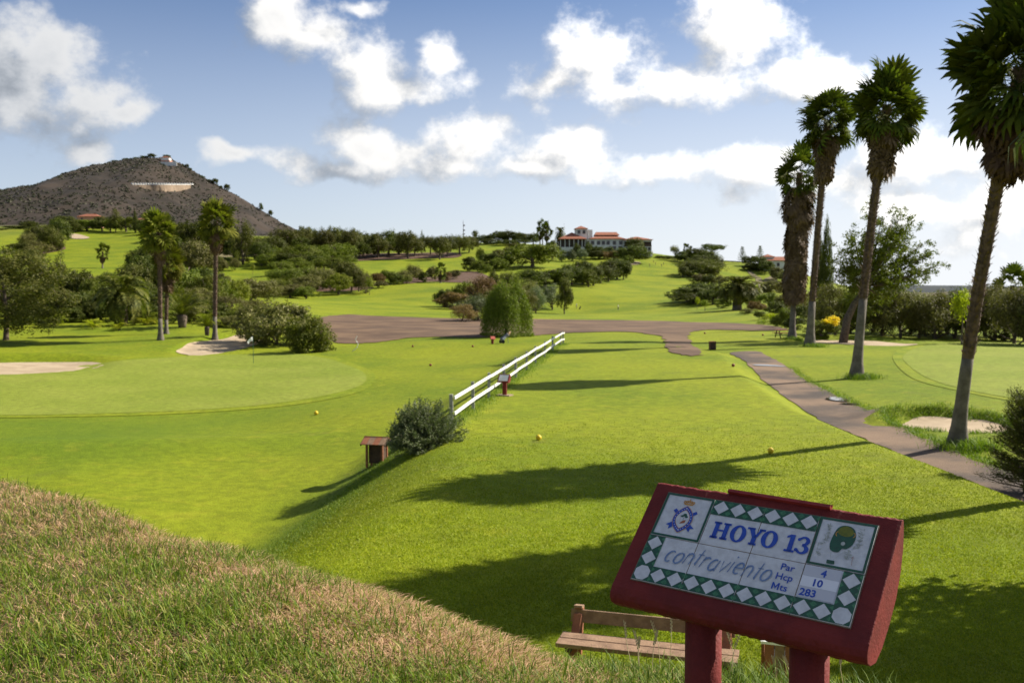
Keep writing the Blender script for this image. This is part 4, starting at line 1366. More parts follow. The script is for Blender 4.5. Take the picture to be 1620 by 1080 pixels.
stand('in the belt between the wood and the hillside fairway', 'belt below the hillside fairway', [
    (RO, 'dark', 60, 424, 190, 40), (RO, 'mid', 110, 430, 200, 36), (RO, 'olive', 150, 434, 210, 34), (RO, 'dark', 190, 430, 220, 36), (RO, 'dark', 225, 420, 230, 36), (RO, 'mid', 260, 410, 240, 36), (RO, 'dark', 320, 420, 230, 40), (RO, 'dark', 345, 425, 240, 36), (PN, 'dark', 240, 385, 330, 40), (PN, 'dark', 262, 390, 320, 36), (RO, 'dark', 222, 392, 330, 32)])
stand('in the scrubby belt between the two left lawns', 'scrubby belt between the lawns', [
    (RO, 'mid', 440, 440, 290, 34), (RO, 'olive', 460, 448, 280, 34), (RO, 'mid', 484, 452, 276, 30), (SH, 'olive', 420, 452, 250, 40), (SH, 'mid', 400, 448, 240, 36), (SH, 'mid', 378, 452, 220, 36), (RO, 'dark', 360, 448, 200, 34), (RO, 'dark', 470, 398, 410, 30), (RO, 'dark', 500, 402, 410, 30), (RO, 'mid', 530, 406, 400, 26), (RO, 'dark', 452, 396, 420, 30)])
# right edge wood
plant('cypress', 'dark', 1306, 355, 112, 24, 'tall narrow cypress behind the slender fan palm')
plant('cypress', 'dark', 1296, 380, 116, 20, 'shorter cypress beside the tall narrow one')
stand('in the shady wood beyond the bunker by the palms', 'wood beyond the right green', [
    (OL, 'olive', 1322, 440, 98, 60), (OL, 'mid', 1365, 442, 96, 56), (OL, 'mid', 1398, 438, 96, 62), (OL, 'olive', 1424, 448, 94, 64), (OL, 'olive', 1455, 452, 94, 60), (OL, 'olive', 1482, 454, 92, 62), (OL, 'dark', 1510, 450, 94, 62), (OL, 'olive', 1545, 440, 96, 60), (OL, 'olive', 1575, 436, 92, 62),
    (OL, 'olive', 1605, 442, 86, 70), (OL, 'dark', 1648, 440, 84, 80), (OL, 'dark', 1440, 460, 100, 70), (OL, 'dark', 1500, 462, 102, 80), (OL, 'dark', 1560, 458, 100, 80), (OL, 'dark', 1380, 460, 104, 70), (OL, 'olive', 1700, 430, 84, 90), (OL, 'dark', 1620, 464, 92, 70), (SH, 'olive', 1345, 470, 102, 50), (SH, 'dark', 1465, 482, 98, 50), (SH, 'dark', 1530, 482, 96, 60), (SH, 'dark', 1590, 486, 92, 60)])
plant(SA, 'yellow', 1523, 463, 84, 42, 'yellow green young tree in front of the shady wood')
SAe = plant(SH, 'mid', 1300, 505, 92, 46, 'bush with bright yellow flowers beside the slender fan palm')
rng = np.random.default_rng(5)
p, nn = crown_pts(rng, [(-0.25, -0.2, 0.85, 0.16, 0.16, 0.3), (0.2, -0.2, 0.75, 0.22, 0.16, 0.14), (0.0, -0.1, 0.9, 0.1, 0.1, 0.25)], 26, 40, 0.09, 0.2)
fl = link_mesh('flowers', np_mesh('flowers', *leaves_from(p, nn, 0.025, rng, 0.6)), LEAF['flower'], SAe)


# open tree with long limbs, seen against the sky
def open_tree():
    rng = np.random.default_rng(71)
    d = 86.0
    bx = (1334 - 810) / F * d
    root = empty('leafy_tree', (bx, d, Ts(bx, d)), 0, 'tall airy tree with leaning trunk and long open limbs against the sky', 'tree')

    def loc(px, v, dd=0.0):
        q = pix(px, v, d + dd)
        return Vector((q[0] - bx, q[1] - d, q[2] - root.location.z))
    m = MB()
    m.tube([(0, 0, -0.2), loc(1340, 505), loc(1352, 480), loc(1372, 455), loc(1388, 425), loc(1398, 390), loc(1410, 355)], [0.42, 0.36, 0.3, 0.25, 0.2, 0.13, 0.05], 10)
    ends = [(1395, 345, 0, 3.0), (1425, 342, 1.5, 2.0), (1442, 352, -1, 1.6), (1350, 375, 1, 2.4), (1345, 400, -2, 2.4), (1375, 362, -2, 2.2), (1460, 385, 0.5, 1.5), (1474, 400, 1, 1.4), (1484, 420, -1, 1.3), (1472, 432, 0, 1.5), (1440, 412, 2, 2.0),
            (1420, 440, -2, 2.3), (1395, 430, 3, 2.6), (1355, 430, 2, 2.8), (1340, 445, -1, 2.6), (1375, 400, 3, 2.6), (1410, 385, -3, 2.2), (1450, 440, 1.5, 1.6), (1432, 375, 1, 1.8), (1360, 455, 3, 2.6), (1330, 420, 0, 2.0), (1400, 465, 2, 2.4), (1425, 362, -1.5, 1.6)]
    P_, N_ = [], []
    for px, v, dd, r_ in ends:
        e = loc(px, v, dd)
        s = loc(1372 + (px - 1372) * 0.12, 455 + (v - 455) * 0.25)
        mid = (s + e) / 2 + Vector((0, 0, -0.3))
        m.tube([s, mid, e], [0.11, 0.07, 0.025], 6)
        k = int(16 + r_ * 12)
        for c in range(k):
            t = rng.uniform(0.35, 1.08)
            base_ = np.array(s.lerp(e, t)) + rng.normal(size=3) * r_ * 0.27
            q = base_ + unit(rng.normal(size=(34, 3))) * rng.uniform(0.05, 0.42, (34, 1))
            P_.append(q)
            N_.append(unit(rng.normal(size=(34, 3)) + [0, 0, 0.4]))
    m.build('trunk', BARK, root, smooth=True)
    v, f = leaves_from(np.concatenate(P_), np.concatenate(N_), 0.105, rng, 0.42)
    link_mesh('crown', np_mesh('crown', v, f), LEAF['mid'], root)


open_tree()


# near shrubs with finer leaves
def twig_bush(name, loc, rad, H, leaf, label, cat, n_twig, per, size, seed, up=0.6, lobes=None, aspect=0.25):
    rng = np.random.default_rng(seed)
    root = empty(name, loc, 0, label, cat)
    P_, A_ = [], []
    m = MB()
    for k in range(n_twig):
        dv = unit(rng.normal(size=3))
        dv[2] = abs(dv[2]) - 0.12
        rr = rng.uniform(0.55, 1.0) * (1 + 0.22 * math.sin(3 * math.atan2(dv[1], dv[0]) + 1) * (1 - dv[2]))
        tip = dv * np.array([rad, rad, H * 0.86]) * rr + np.array([0, 0, H * 0.12])
        root_ = tip * rng.uniform(0.5, 0.75)
        if k % 6 == 0:
            m.tube([(tip[0] * 0.03, tip[1] * 0.03, -0.05), tuple(root_ * 0.7), tuple(tip)], [0.016, 0.01, 0.003], 4, cap=False)
        t = rng.uniform(0, 1, (per, 1)) ** 0.8
        q = root_ + (tip - root_) * t + rng.normal(size=(per, 3)) * size * 0.7
        q[:, 2] = np.maximum(q[:, 2], 0.03)
        P_.append(q)
        A_.append(np.tile(unit(tip - root_) * up, (per, 1)) + rng.normal(size=(per, 3)) * 0.55)
    m.build('stems', BARK, root)
    P_, A_ = np.concatenate(P_), np.concatenate(A_)
    v, f = leaves_from(P_, unit(rng.normal(size=P_.shape)), size, rng, aspect, along=A_)
    link_mesh('foliage', np_mesh('foliage', v, f), LEAF[leaf], root)
    return root


b = gz(664, 718)
twig_bush('shrub', (b.x, b.y + 0.9, Ts(b.x, b.y + 0.9) - 0.05), 1.28, 1.86, 'grey', 'dense grey green bush at the near end of the white fence', 'shrub', 900, 34, 0.045, 8)


def shaggy_conifer():
    rng = np.random.default_rng(19)
    x, y = 12.95, 23.6
    root = empty('bushy_conifer', (x, y, Ts(x, y)), 0, 'dark bushy young conifer at the near end of the gravel path', 'tree')
    m = MB()
    m.tube([(0, 0, -0.1), (0, 0, 1), (0, 0.05, 2.6)], [0.10, 0.07, 0.02], 8)
    P_, A_ = [], []
    for k in range(150):
        z = rng.uniform(0.15, 2.35)
        a = rng.uniform(0, 2 * math.pi)
        ln = (1.25 * (1 - z / 2.9) ** 0.6) * rng.uniform(0.6, 1.1)
        s = np.array([0, 0, z * 0.85])
        e = np.array([math.cos(a) * ln, math.sin(a) * ln, z + 0.30 * rng.uniform(0.3, 1.2)])
        m.tube([tuple(s), tuple((s + e) / 2 - np.array([0, 0, 0.06])), tuple(e)], [0.02, 0.013, 0.004], 4, cap=False)
        t = rng.uniform(0.25, 1.03, (130, 1))
        P_.append(s + (e - s) * t + rng.normal(size=(130, 3)) * 0.05)
        A_.append(np.tile(unit(e - s) * 0.8, (130, 1)) + rng.normal(size=(130, 3)) * 0.7)
    m.build('trunk', BARK, root)
    P_, A_ = np.concatenate(P_), np.concatenate(A_)
    v, f = leaves_from(P_, unit(rng.normal(size=P_.shape)), 0.06, rng, 0.12, along=A_)
    link_mesh('crown', np_mesh('crown', v, f), LEAF['dark'], root)


shaggy_conifer()
# the tree whose shade falls beside the tile sign
x, y = 13.4, 13.2
rt = empty('pine_tree', (x, y, Ts(x, y)), 0.7, 'broad pine beside the near end of the gravel path, casting shade by the sign', 'tree')
rt.scale = (7.4, 7.4, 8.6)
link_mesh('trunk', KIND['pine'][1][0], BARK, rt)
o = link_mesh('crown', KIND['pine'][1][1], None, rt)
o.material_slots[0].link = 'OBJECT'
o.material_slots[0].material = LEAF['dark']

# scattered scrub bushes and small pines on the bare hill
rng = np.random.default_rng(33)
hb = [(SH, 22, 298, 12), (SH, 40, 298, 10), (SH, 100, 287, 8), (SH, 130, 277, 10), (SH, 187, 257, 12), (SH, 205, 254, 14), (RO, 231, 246, 12), (RO, 245, 242, 14), (RO, 268, 244, 14), (RO, 238, 248, 10), (SH, 220, 252, 10), (CO, 323, 277, 14), (RO, 344, 281, 12), (RO, 363, 289, 11), (RO, 415, 320, 8), (RO, 430, 331, 8), (SH, 296, 264, 8), (SH, 305, 268, 8), (SH, 335, 283, 12), (SH, 352, 293, 8), (SH, 300, 258, 8)]
for k, px, vt, w in hb:
    d = hy - 5
    x = (px - 810) / F * d
    z = float(hill_z(np.array([x]), np.array([d]))[0])
    nm, cat = CATS[k]
    i = _cnt.get(k, 0); _cnt[k] = i + 1
    cm = KIND[k][i % 3][1]
    rt = empty(nm, (x, d, z - 1.0), i, 'small dark tree or bush on the skyline of the bare hill', cat, 'bushes on the hill skyline')
    Wd = w * d / F
    rt.scale = (Wd, Wd, max(3.5, pix(px, vt, d)[2] - z + 1.0))
    o = link_mesh('crown', cm, None, rt)
    o.material_slots[0].link = 'OBJECT'
    o.material_slots[0].material = LEAF['dark']
# uncounted low scrub over the whole slope, one mass
n = 16000
sx = rng.uniform(-960, -230, n)
sy = rng.uniform(730, 1110, n)
den = vnoise(sx, sy, 40.0, 5) + 0.8 * sstep(sx, -300, -560) + rng.normal(size=n) * 0.5
ok = den > 0.15
sx, sy = sx[ok], sy[ok]
sz = hill_z(sx, sy)
V = []
per = 9
n = len(sx)
c = np.stack([sx, sy, sz], -1)
rad = rng.uniform(0.5, 1.6, n)
w = unit(rng.normal(size=(n, per, 3)))
w[..., 2] = np.abs(w[..., 2])
pos = (c[:, None] + w * rad[:, None, None] * np.array([1, 1, 0.75])).reshape(-1, 3)
nrm = unit(w.reshape(-1, 3) + rng.normal(size=(n * per, 3)) * 0.4)
v, f = leaves_from(pos, nrm, 0.7, rng, 0.8)
tag(link_mesh('hill_scrub', np_mesh('hill_scrub', v, f), leaf_mat('scrub_leaf', (0.026, 0.032, 0.016), (0.062, 0.058, 0.032), 0.1)), 'low dark scrub bushes spread over the slopes of the bare hill', 'scrub', kind='stuff')
# ================================================================ buildings
WHITE = mat('white_render', (0.72, 0.71, 0.68), (0.62, 0.61, 0.58), 0.9, 0.4, 6)
ROOF = mat('red_tiles', (0.29, 0.105, 0.058), (0.21, 0.078, 0.045), 0.9, 1.2, 6, 0.8, 6.0)
GLASS = mat('dark_glass', (0.02, 0.025, 0.035), None, 0.12, spec=0.6)
FRAME = mat('window_frame', (0.10, 0.06, 0.04), None, 0.6)
DARKW = mat('dark_veranda', (0.045, 0.035, 0.030), (0.07, 0.05, 0.04), 0.9, 0.7)
PINK = mat('pink_render', (0.50, 0.27, 0.20), (0.42, 0.22, 0.16), 0.9, 0.5, 5)
STONE = mat('beige_stone', (0.27, 0.20, 0.14), (0.20, 0.145, 0.10), 0.95, 0.25, 8, 0.6, 2.0)


def hip_roof(x0, x1, y0, y1, z0, z1, ov=0.6, th=0.25, inset=None):
    x0 -= ov; x1 += ov; y0 -= ov; y1 += ov
    ym = (y0 + y1) / 2
    ins = inset if inset is not None else (y1 - y0) / 2
    if x1 - x0 < 2 * ins:
        ins = (x1 - x0) / 2 - 0.01
    m = MB()
    e = [(x0, y0, z0), (x1, y0, z0), (x1, y1, z0), (x0, y1, z0)]
    b = [(p[0], p[1], z0 - th) for p in e]
    r_ = [(x0 + ins, ym, z1), (x1 - ins, ym, z1)]
    m.add(b + e + r_, [(3, 2, 1, 0), (0, 1, 5, 4), (1, 2, 6, 5), (2, 3, 7, 6), (3, 0, 4, 7), (4, 5, 9, 8), (5, 6, 9), (6, 7, 8, 9), (7, 4, 8)])
    return m


def window(parent, x, y, z, w, h, name='window'):
    """framed window standing proud of a front wall that faces -Y"""
    m = MB()
    t = 0.14
    for dx, dz, ww, hh in ((0, h / 2, w + 2 * t, t), (0, -h / 2, w + 2 * t, t), (-w / 2 - t / 2, 0, t, h - t), (w / 2 + t / 2, 0, t, h - t), (0, 0, t * 0.6, h - t)):
        m.box((x + dx, y - 0.06, z + dz), (ww, 0.12, hh))
    fr = m.build(name, FRAME, parent)
    MB().box((x, y - 0.02, z), (w, 0.05, h)).build('pane', GLASS, fr)
    return fr


k_ = 515.0 / F
cl = pix(960, 404, 515)
club = empty('clubhouse', (cl[0], 515, cl[2]), 0, 'long white clubhouse with red tiled roofs and a small tower on the crest', 'building')


def cx(px): return (px - 960) * k_
def cz(v): return (404 - v) * k_


def block(parent, x0, x1, z0, z1, y0, y1, m, name='wall'):
    return MB().box(((x0 + x1) / 2, (y0 + y1) / 2, (z0 + z1) / 2), (x1 - x0, y1 - y0, z1 - z0)).build(name, m, parent)


block(club, cx(886), cx(925), -3, cz(378), 0.5, 14, DARKW, 'veranda_wall')
for px in (887, 894, 901, 908, 915, 921):
    MB().box((cx(px), 0.1, cz(384.5)), (0.35, 0.35, cz(378.2) - cz(391))).build('veranda_post', WHITE, club)
block(club, cx(886), cx(925), -3, cz(391), -0.3, 0.45, WHITE, 'veranda_base')
hip_roof(cx(886), cx(926), 0, 16, cz(378), cz(366.5), 0.9).build('roof', ROOF, club)
block(club, cx(911.5), cx(930), -2, cz(361), 5, 13, WHITE, 'tower_wall')
rf = hip_roof(cx(911.5), cx(930), 5, 13, cz(361), cz(356), 0.5).build('tower_roof', ROOF, club)
for px in (917, 925):
    window(club, cx(px), 5, cz(366.5), 1.2, 1.7)
block(club, cx(931), cx(939), -2, cz(362.5), 7, 12, WHITE, 'chimney_wall')
block(club, cx(925.5), cx(988), -3, cz(378), 2, 16, WHITE)
hip_roof(cx(934), cx(988), 2, 17, cz(377.5), cz(369), 0.8).build('roof', ROOF, club)
hip_roof(cx(944), cx(980), 6, 17, cz(371), cz(365.5), 0.5, inset=1.0).build('upper_roof', ROOF, club)
for px in (930, 938, 947.5, 955, 962.5, 972.5, 982.5):
    window(club, cx(px), 2, cz(384), 1.55, 1.9)
for px in (972, 982):
    window(club, cx(px), 2, cz(393), 1.9, 2.3)
block(club, cx(988), cx(1031), -4, cz(390), 1.0, 15, WHITE)
block(club, cx(988), cx(1031), cz(390), cz(382), 3.2, 15, DARKW, 'loggia_wall')
block(club, cx(988), cx(1031), cz(382), cz(379), 1.0, 15, WHITE, 'upper_band')
for px in (989, 999.5, 1010, 1020, 1030):
    MB().box((cx(px), 1.3, cz(386)), (0.45, 0.5, cz(382.05) - cz(389.95))).build('loggia_post', DARKW, club)
MB().box((cx(1009.5), 1.12, cz(389) + 0.15), (cx(1031) - cx(988), 0.08, 0.9)).build('balcony_rail', FRAME, club)
hip_roof(cx(987), cx(1031), 1, 15, cz(379), cz(373.5), 0.7).build('roof', ROOF, club)
for v in (393.5, 399.5):
    for px in (1021.5, 1027.5):
        window(club, cx(px), 1.0, cz(v), 1.3, 1.5)
block(club, cx(1031.2), cx(1034), -3, cz(397), 3, 10, WHITE, 'side_terrace')
MB().tube([(cx(894), 8, cz(366)), (cx(894), 8, cz(351))], 0.07, 6).build('flagpole', WHITE, club)

# white house with red roof on the right
hd = 470.0
kh = hd / F
hb_ = pix(1232, 431, hd)
hs_ = empty('white_house', (hb_[0], hd, hb_[2]), 0, 'white two storey house with red tiled roof half hidden by palm trunks', 'house')


def hxx(px): return (px - 1232) * kh
def hzz(v): return (431 - v) * kh


block(hs_, hxx(1210), hxx(1264), -3, hzz(412), 0, 11, WHITE)
hip_roof(hxx(1210), hxx(1264), 0, 11, hzz(412), hzz(405.5), 0.6).build('roof', ROOF, hs_)
block(hs_, hxx(1211), hxx(1226), hzz(411.5), hzz(406), 2, 9, WHITE, 'upper_wall')
hip_roof(hxx(1211), hxx(1226), 2, 9, hzz(406), hzz(401.5), 0.5).build('upper_roof', ROOF, hs_)
for px in (1217, 1231, 1244, 1256):
    window(hs_, hxx(px), 0, hzz(418.5), 1.1, 1.7)
    window(hs_, hxx(px), 0, hzz(426.5), 1.1, 1.7)

# houses under the hill
for px, v0, v1, v2, wpx, dd, mm, lab in [(140, 352, 342.5, 338, 34, 625, PINK, 'pink house with red tiled roof among trees below the hill'),
                                     (226, 356, 347, 343.5, 18, 610, PINK, 'small pink house beside the narrow dark cypress'),
                                     (430, 392, 386, 383, 14, 520, PINK, 'tiny pink house among the pines below the hill slope')]:
    q = pix(px, v0, dd)
    h_ = empty('house', (q[0], dd, q[2]), 0, lab, 'house')
    kk = dd / F
    wd = wpx * kk
    zt = (v0 - v1) * kk
    block(h_, -wd / 2, wd / 2, -4, zt, 0, 8, mm)
    hip_roof(-wd / 2, wd / 2, 0, 8, zt, (v0 - v2) * kk, 0.5).build('roof', ROOF, h_)
    for t in (-0.3, 0.3):
        window(h_, wd * t, 0, zt - 1.6, 1.0, 1.3)

# on the hill: summit house, terrace walls, retaining wall with white parapet
def hill_at(px, v):
    r = ray(px, v)
    d = np.linspace(760, 1120, 720)
    g_ = hill_z(r.x * d, d) - (EYE + r.z * d)
    i = int(np.argmax(g_ > 0)) if (g_ > 0).any() else len(d) - 1
    return Vector((r.x * d[i], d[i], EYE + r.z * d[i]))


q = hill_at(256, 259)
zt = float(hill_z(np.array([q.x]), np.array([q.y + 6]))[0])
top = empty('summit_house', (q.x, q.y, q.z), 0, 'white house with red roof on the summit of the bare hill', 'house')
block(top, -9, 7, -4, 4.6, 5, 14, PINK)
block(top, -3, 6, 4.5, 7.8, 6, 13, WHITE, 'upper_wall')
hip_roof(-3, 6, 6, 13, 7.8, 9.3, 0.5).build('roof', ROOF, top)
for x in (-6, -3, 1, 5):
    window(top, x, 5, 2.6, 1.2, 1.5)
MB().box((5, -1.0, -0.4), (24, 0.6, 4.4)).build('terrace_wall', WHITE, top)
MB().box((-22, 3, 1.0), (6, 4, 3.0)).build('annex_wall', WHITE, top)

q0_ = hill_at(256, 297)
rw = empty('retaining_wall', q0_, 0, 'beige retaining wall with a white toothed parapet on the hillside', 'wall')
n = 24
tops, pts_ = [], []
for i in range(n + 1):
    px = 207 + 99 * i / n
    vb = 293 + 10.5 * math.sin(math.pi * min(1.0, max(0.0, (px - 222) / 86))) ** 0.6 if px > 222 else 293
    h_ = hill_at(px, vb)
    pts_.append(h_)
ymin = [p.y - 1.5 for p in pts_]
ymin = np.convolve(np.pad(ymin, 3, mode='edge'), np.ones(7) / 7, mode='valid')
vs, fs = [], []
for i, p in enumerate(pts_):
    px = 207 + 99 * i / n
    t = Vector(pix(px, 292.3, float(ymin[i])))
    tops.append(t)
    lo_ = min(p.z - 2.0, t.z - 1.5)
    vs += [t - q0_, Vector((p.x, float(ymin[i]) - 0.6, lo_)) - q0_, t + Vector((0, 8, 0)) - q0_, Vector((p.x, float(ymin[i]) + 8, lo_)) - q0_]
for i in range(n):
    a = 4 * i
    fs += [(a, a + 1, a + 5, a + 4), (a + 2, a, a + 4, a + 6), (a + 1, a + 3, a + 7, a + 5)]
MB().add(vs, fs).build('stone_face', STONE, rw)
for i in range(n):
    a, b = tops[i] - q0_, tops[i + 1] - q0_
    MB().beam(a + Vector((0, 0.3, 0.3)), b + Vector((0, 0.3, 0.3)), 0.6, 0.6).build('parapet', WHITE, rw)
    MB().box((a + b) / 2 + Vector((0, 0.3, 1.2)), (1.5, 0.7, 1.3)).build('merlon', WHITE, rw)

# radio mast on the skyline
dd = 620.0
q = pix(733, 385, dd)
mast = empty('radio_mast', (q[0], dd, q[2] - 1), 0, 'thin radio mast rising behind the pine row', 'mast')
h = pix(733, 349, dd)[2] - q[2] + 1
MB().tube([(0, 0, 0), (0, 0, h)], [0.35, 0.10], 5).build('pole', FRAME, mast)
for t in (0.45, 0.6, 0.8):
    MB().box((0.5, 0, h * t), (1.1, 0.3, 0.9)).build('antenna', FRAME, mast)
# ================================================================ fence, markers, furniture, golfers
WPAINT = mat('white_paint', (0.78, 0.77, 0.73), (0.66, 0.64, 0.60), 0.55, 2.0, 6)
GPOST = mat('grey_post', (0.36, 0.35, 0.32), (0.26, 0.25, 0.22), 0.8, 5.0, 6)
WOOD = mat('weathered_wood', (0.27, 0.17, 0.105), (0.175, 0.105, 0.065), 0.8, 6.0, 8, 0.5, 30.0)
WOODR = mat('reddish_wood', (0.30, 0.115, 0.055), (0.20, 0.075, 0.04), 0.75, 5.0, 8, 0.5, 30.0)
DWOOD = mat('dark_wood', (0.085, 0.05, 0.032), (0.05, 0.03, 0.02), 0.8, 5.0, 6)
REDP = mat('red_paint', (0.170, 0.020, 0.016), (0.120, 0.014, 0.012), 0.7, 6.0, 8, 0.9, 70.0, spec=0.25, bdist=0.004)
STEEL = mat('grey_metal', (0.30, 0.30, 0.30), None, 0.4, metallic=0.6)
YBALL = mat('yellow_ball', (0.72, 0.50, 0.02), (0.62, 0.42, 0.02), 0.45, 9.0)
RBALL = mat('dark_red_ball', (0.22, 0.05, 0.02), (0.16, 0.04, 0.02), 0.5, 9.0)

FP = [(-2.0, 31.2), (-1.46, 35.4), (-0.96, 39.1), (-0.38, 43.4), (0.19, 47.7), (0.80, 52.0), (1.42, 57.0), (2.14, 62.0), (2.95, 68.5), (3.86, 75.2), (4.12, 76.2)]
fz = [Ts(*p) for p in FP]
fence = empty('rail_fence', (FP[5][0], FP[5][1], fz[5]), 0, 'white two rail fence with grey posts along the edge of the tee', 'fence')
fo = Vector(fence.location)
post_me = MB().box((0, 0, 0.45), (0.115, 0.115, 1.2)).mesh('post')
post_me.materials.append(GPOST)
fr_ = random.Random(4)
for p, z in zip(FP, fz):
    o = link_mesh('post', post_me, None, fence)
    o.location = Vector((p[0], p[1], z)) - fo
    o.rotation_euler = (fr_.uniform(-.02, .02), fr_.uniform(-.02, .02), fr_.uniform(-.1, .1))
for i in range(len(FP) - 1):
    a = Vector((FP[i][0], FP[i][1], fz[i])) - fo
    b = Vector((FP[i + 1][0], FP[i + 1][1], fz[i + 1])) - fo
    side = Vector((0.10, -0.015, 0))
    for h in (0.92, 0.42):
        MB().beam(a + side + Vector((0, 0, h + fr_.uniform(-.02, .02))), b + side + Vector((0, 0, h + fr_.uniform(-.02, .02))), 0.045, 0.105).build('rail', WPAINT, fence)


def ball_marker(px, v, r, m, label, nm='tee_marker', group=None):
    p = gz(px, v)
    t = empty(nm, p, 0, label, 'tee marker', group)
    MB().sphere((0, 0, r * 0.92), (r, r, r * 0.97), 18, 12).build('ball', m, t, smooth=True)
    MB().tube([(0, 0, -0.12), (0, 0, 0.02)], [0.012, 0.03], 8).build('spike', STEEL, t)
    MB().tube([(0, 0, 1.86 * r), (0, 0, 1.93 * r)], [r * 0.22, r * 0.16], 10).build('cap', m, t)
    return t


ball_marker(852, 696, 0.088, YBALL, 'yellow ball tee marker beyond the tip of the big palm shadow')
ball_marker(1219, 717, 0.088, YBALL, 'yellow ball tee marker just below a palm trunk shadow')
ball_marker(500, 656, 0.105, YBALL, 'yellow ball tee marker on the lower lawn near the green')
for px, v, lab in [(653, 549, 'small dark red ball marker left on the far tee below the dirt band'), (748, 549, 'small dark red ball marker nearest the red post on the far tee'), (681, 579, 'small dark red ball marker on the lawn beside the fence'),
                   (1160, 580, 'small dark red ball marker on the tee close to the gravel path'), (1115, 528, 'small dark ball marker on the tee pad by the spur'), (1207, 531, 'small dark ball marker at the end of the tee pad near the palms')]:
    ball_marker(px, v, 0.10, RBALL, lab)

# flag on the green
FLAGM = bpy.data.materials.new('flag_cloth')
FLAGM.use_nodes = True
_t = NT(FLAGM.node_tree)
_b = FLAGM.node_tree.nodes['Principled BSDF']
_b.inputs['Base Color'].default_value = (0.85, 0.85, 0.85, 1)
_b.inputs['Roughness'].default_value = 0.85
_tr = _t.n('ShaderNodeBsdfTranslucent')
_tr.inputs[0].default_value = (0.85, 0.85, 0.85, 1)
_mx = _t.n('ShaderNodeMixShader')
_mx.inputs[0].default_value = 0.5
_t.link(_b.outputs[0], _mx.inputs[1])
_t.link(_tr.outputs[0], _mx.inputs[2])
_t.link(_mx.outputs[0], FLAGM.node_tree.nodes['Material Output'].inputs[0])
p = gz(401, 575)
fl_ = empty('flagstick', p, 0, 'flagstick with a small white flag on the putting green', 'flag')
MB().tube([(0, 0, -0.1), (0, 0, 1.05), (-0.03, 0, 2.15)], [0.022, 0.02, 0.016], 8).build('pole', mat('pole_green', (0.05, 0.12, 0.06), None, 0.5), fl_)
vs, fs = [], []
for i in range(7):
    t = i / 6
    for j in range(4):
        s = j / 3
        vs.append((-0.03 - 0.42 * t * (1 - 0.15 * s), 0.05 * math.sin(5 * t + s), 2.12 - 0.32 * s * (1 - 0.35 * t) - 0.38 * t * t))
for i in range(6):
    for j in range(3):
        a = i * 4 + j
        fs.append((a, a + 1, a + 5, a + 4))
o = MB().add(vs, fs).build('flag', FLAGM, fl_, smooth=True)

# timber shelter for a ball washer, beside the bush
p = gz(594, 736)
hut = empty('timber_shelter', (p.x, p.y + 0.3, Ts(p.x, p.y + 0.3)), R(-14), 'little wooden shelter with plank gable roof beside the grey green bush', 'shelter')
hut.scale = (0.86, 0.86, 0.88)
for sx in (-0.30, 0.30):
    for sy in (-0.22, 0.22):
        MB().box((sx, sy, 0.33), (0.07, 0.07, 0.9)).build('post', WOODR, hut)
MB().box((0.02, 0.05, 0.36), (0.56, 0.36, 0.66)).build('cabinet', DWOOD, hut)
for sy in (-1, 1):
    for i in range(4):
        x = -0.345 + 0.23 * i
        c = Vector((x, sy * 0.20, 0.86))
        MB().box(c, (0.222, 0.50, 0.028), Euler((-sy * R(27) , 0, 0))).build('roof_plank', WOOD if i % 2 else WOODR, hut)
MB().beam((-0.48, 0, 0.955), (0.48, 0, 0.955), 0.05, 0.05).build('ridge_beam', WOODR, hut)
for sx in (-0.46, 0.46):
    for sy in (-1, 1):
        MB().beam((sx, 0.0, 0.93), (sx, sy * 0.42, 0.72), 0.035, 0.07).build('barge_board', DWOOD, hut)

# small red hole sign on the fence line
p = gz(797, 626)
sg = empty('hole_sign', p, R(-22), 'small red hole sign with a white tilted plate in front of the fence', 'sign')


def drum(L, h, dep, n=10):
    """flat sloping face with a rounded back: profile in Y-Z, length along X"""
    prof = [(0, -h / 2), (0, h / 2)]
    for k in range(1, n):
        a = math.pi * k / n
        prof.append((dep * math.sin(a) ** 0.8, h / 2 * math.cos(a)))
    m = MB()
    N = len(prof)
    vs = [(-L / 2, y, z) for y, z in prof] + [(L / 2, y, z) for y, z in prof]
    m.add(vs, [tuple(range(N)), tuple(range(2 * N - 1, N - 1, -1))] + [(i, i + N, (i + 1) % N + N, (i + 1) % N) for i in range(N)])
    return m


MB().box((0, 0.1, 0.015), (0.60, 0.5, 0.06)).build('base_slab', STONE, sg)
MB().tube([(0, 0.1, 0), (0, 0.1, 0.62)], 0.10, 12).build('post', REDP, sg)
o = drum(0.50, 0.40, 0.20).build('board', REDP, sg)
o.location = (0, -0.02, 0.76)
o.rotation_euler = (R(-38), 0, 0)
pl = MB().box((0, -0.008, 0), (0.40, 0.012, 0.30)).build('plate', WPAINT, sg)
pl.location = (0, -0.02, 0.76)
pl.rotation_euler = (R(-38), 0, 0)

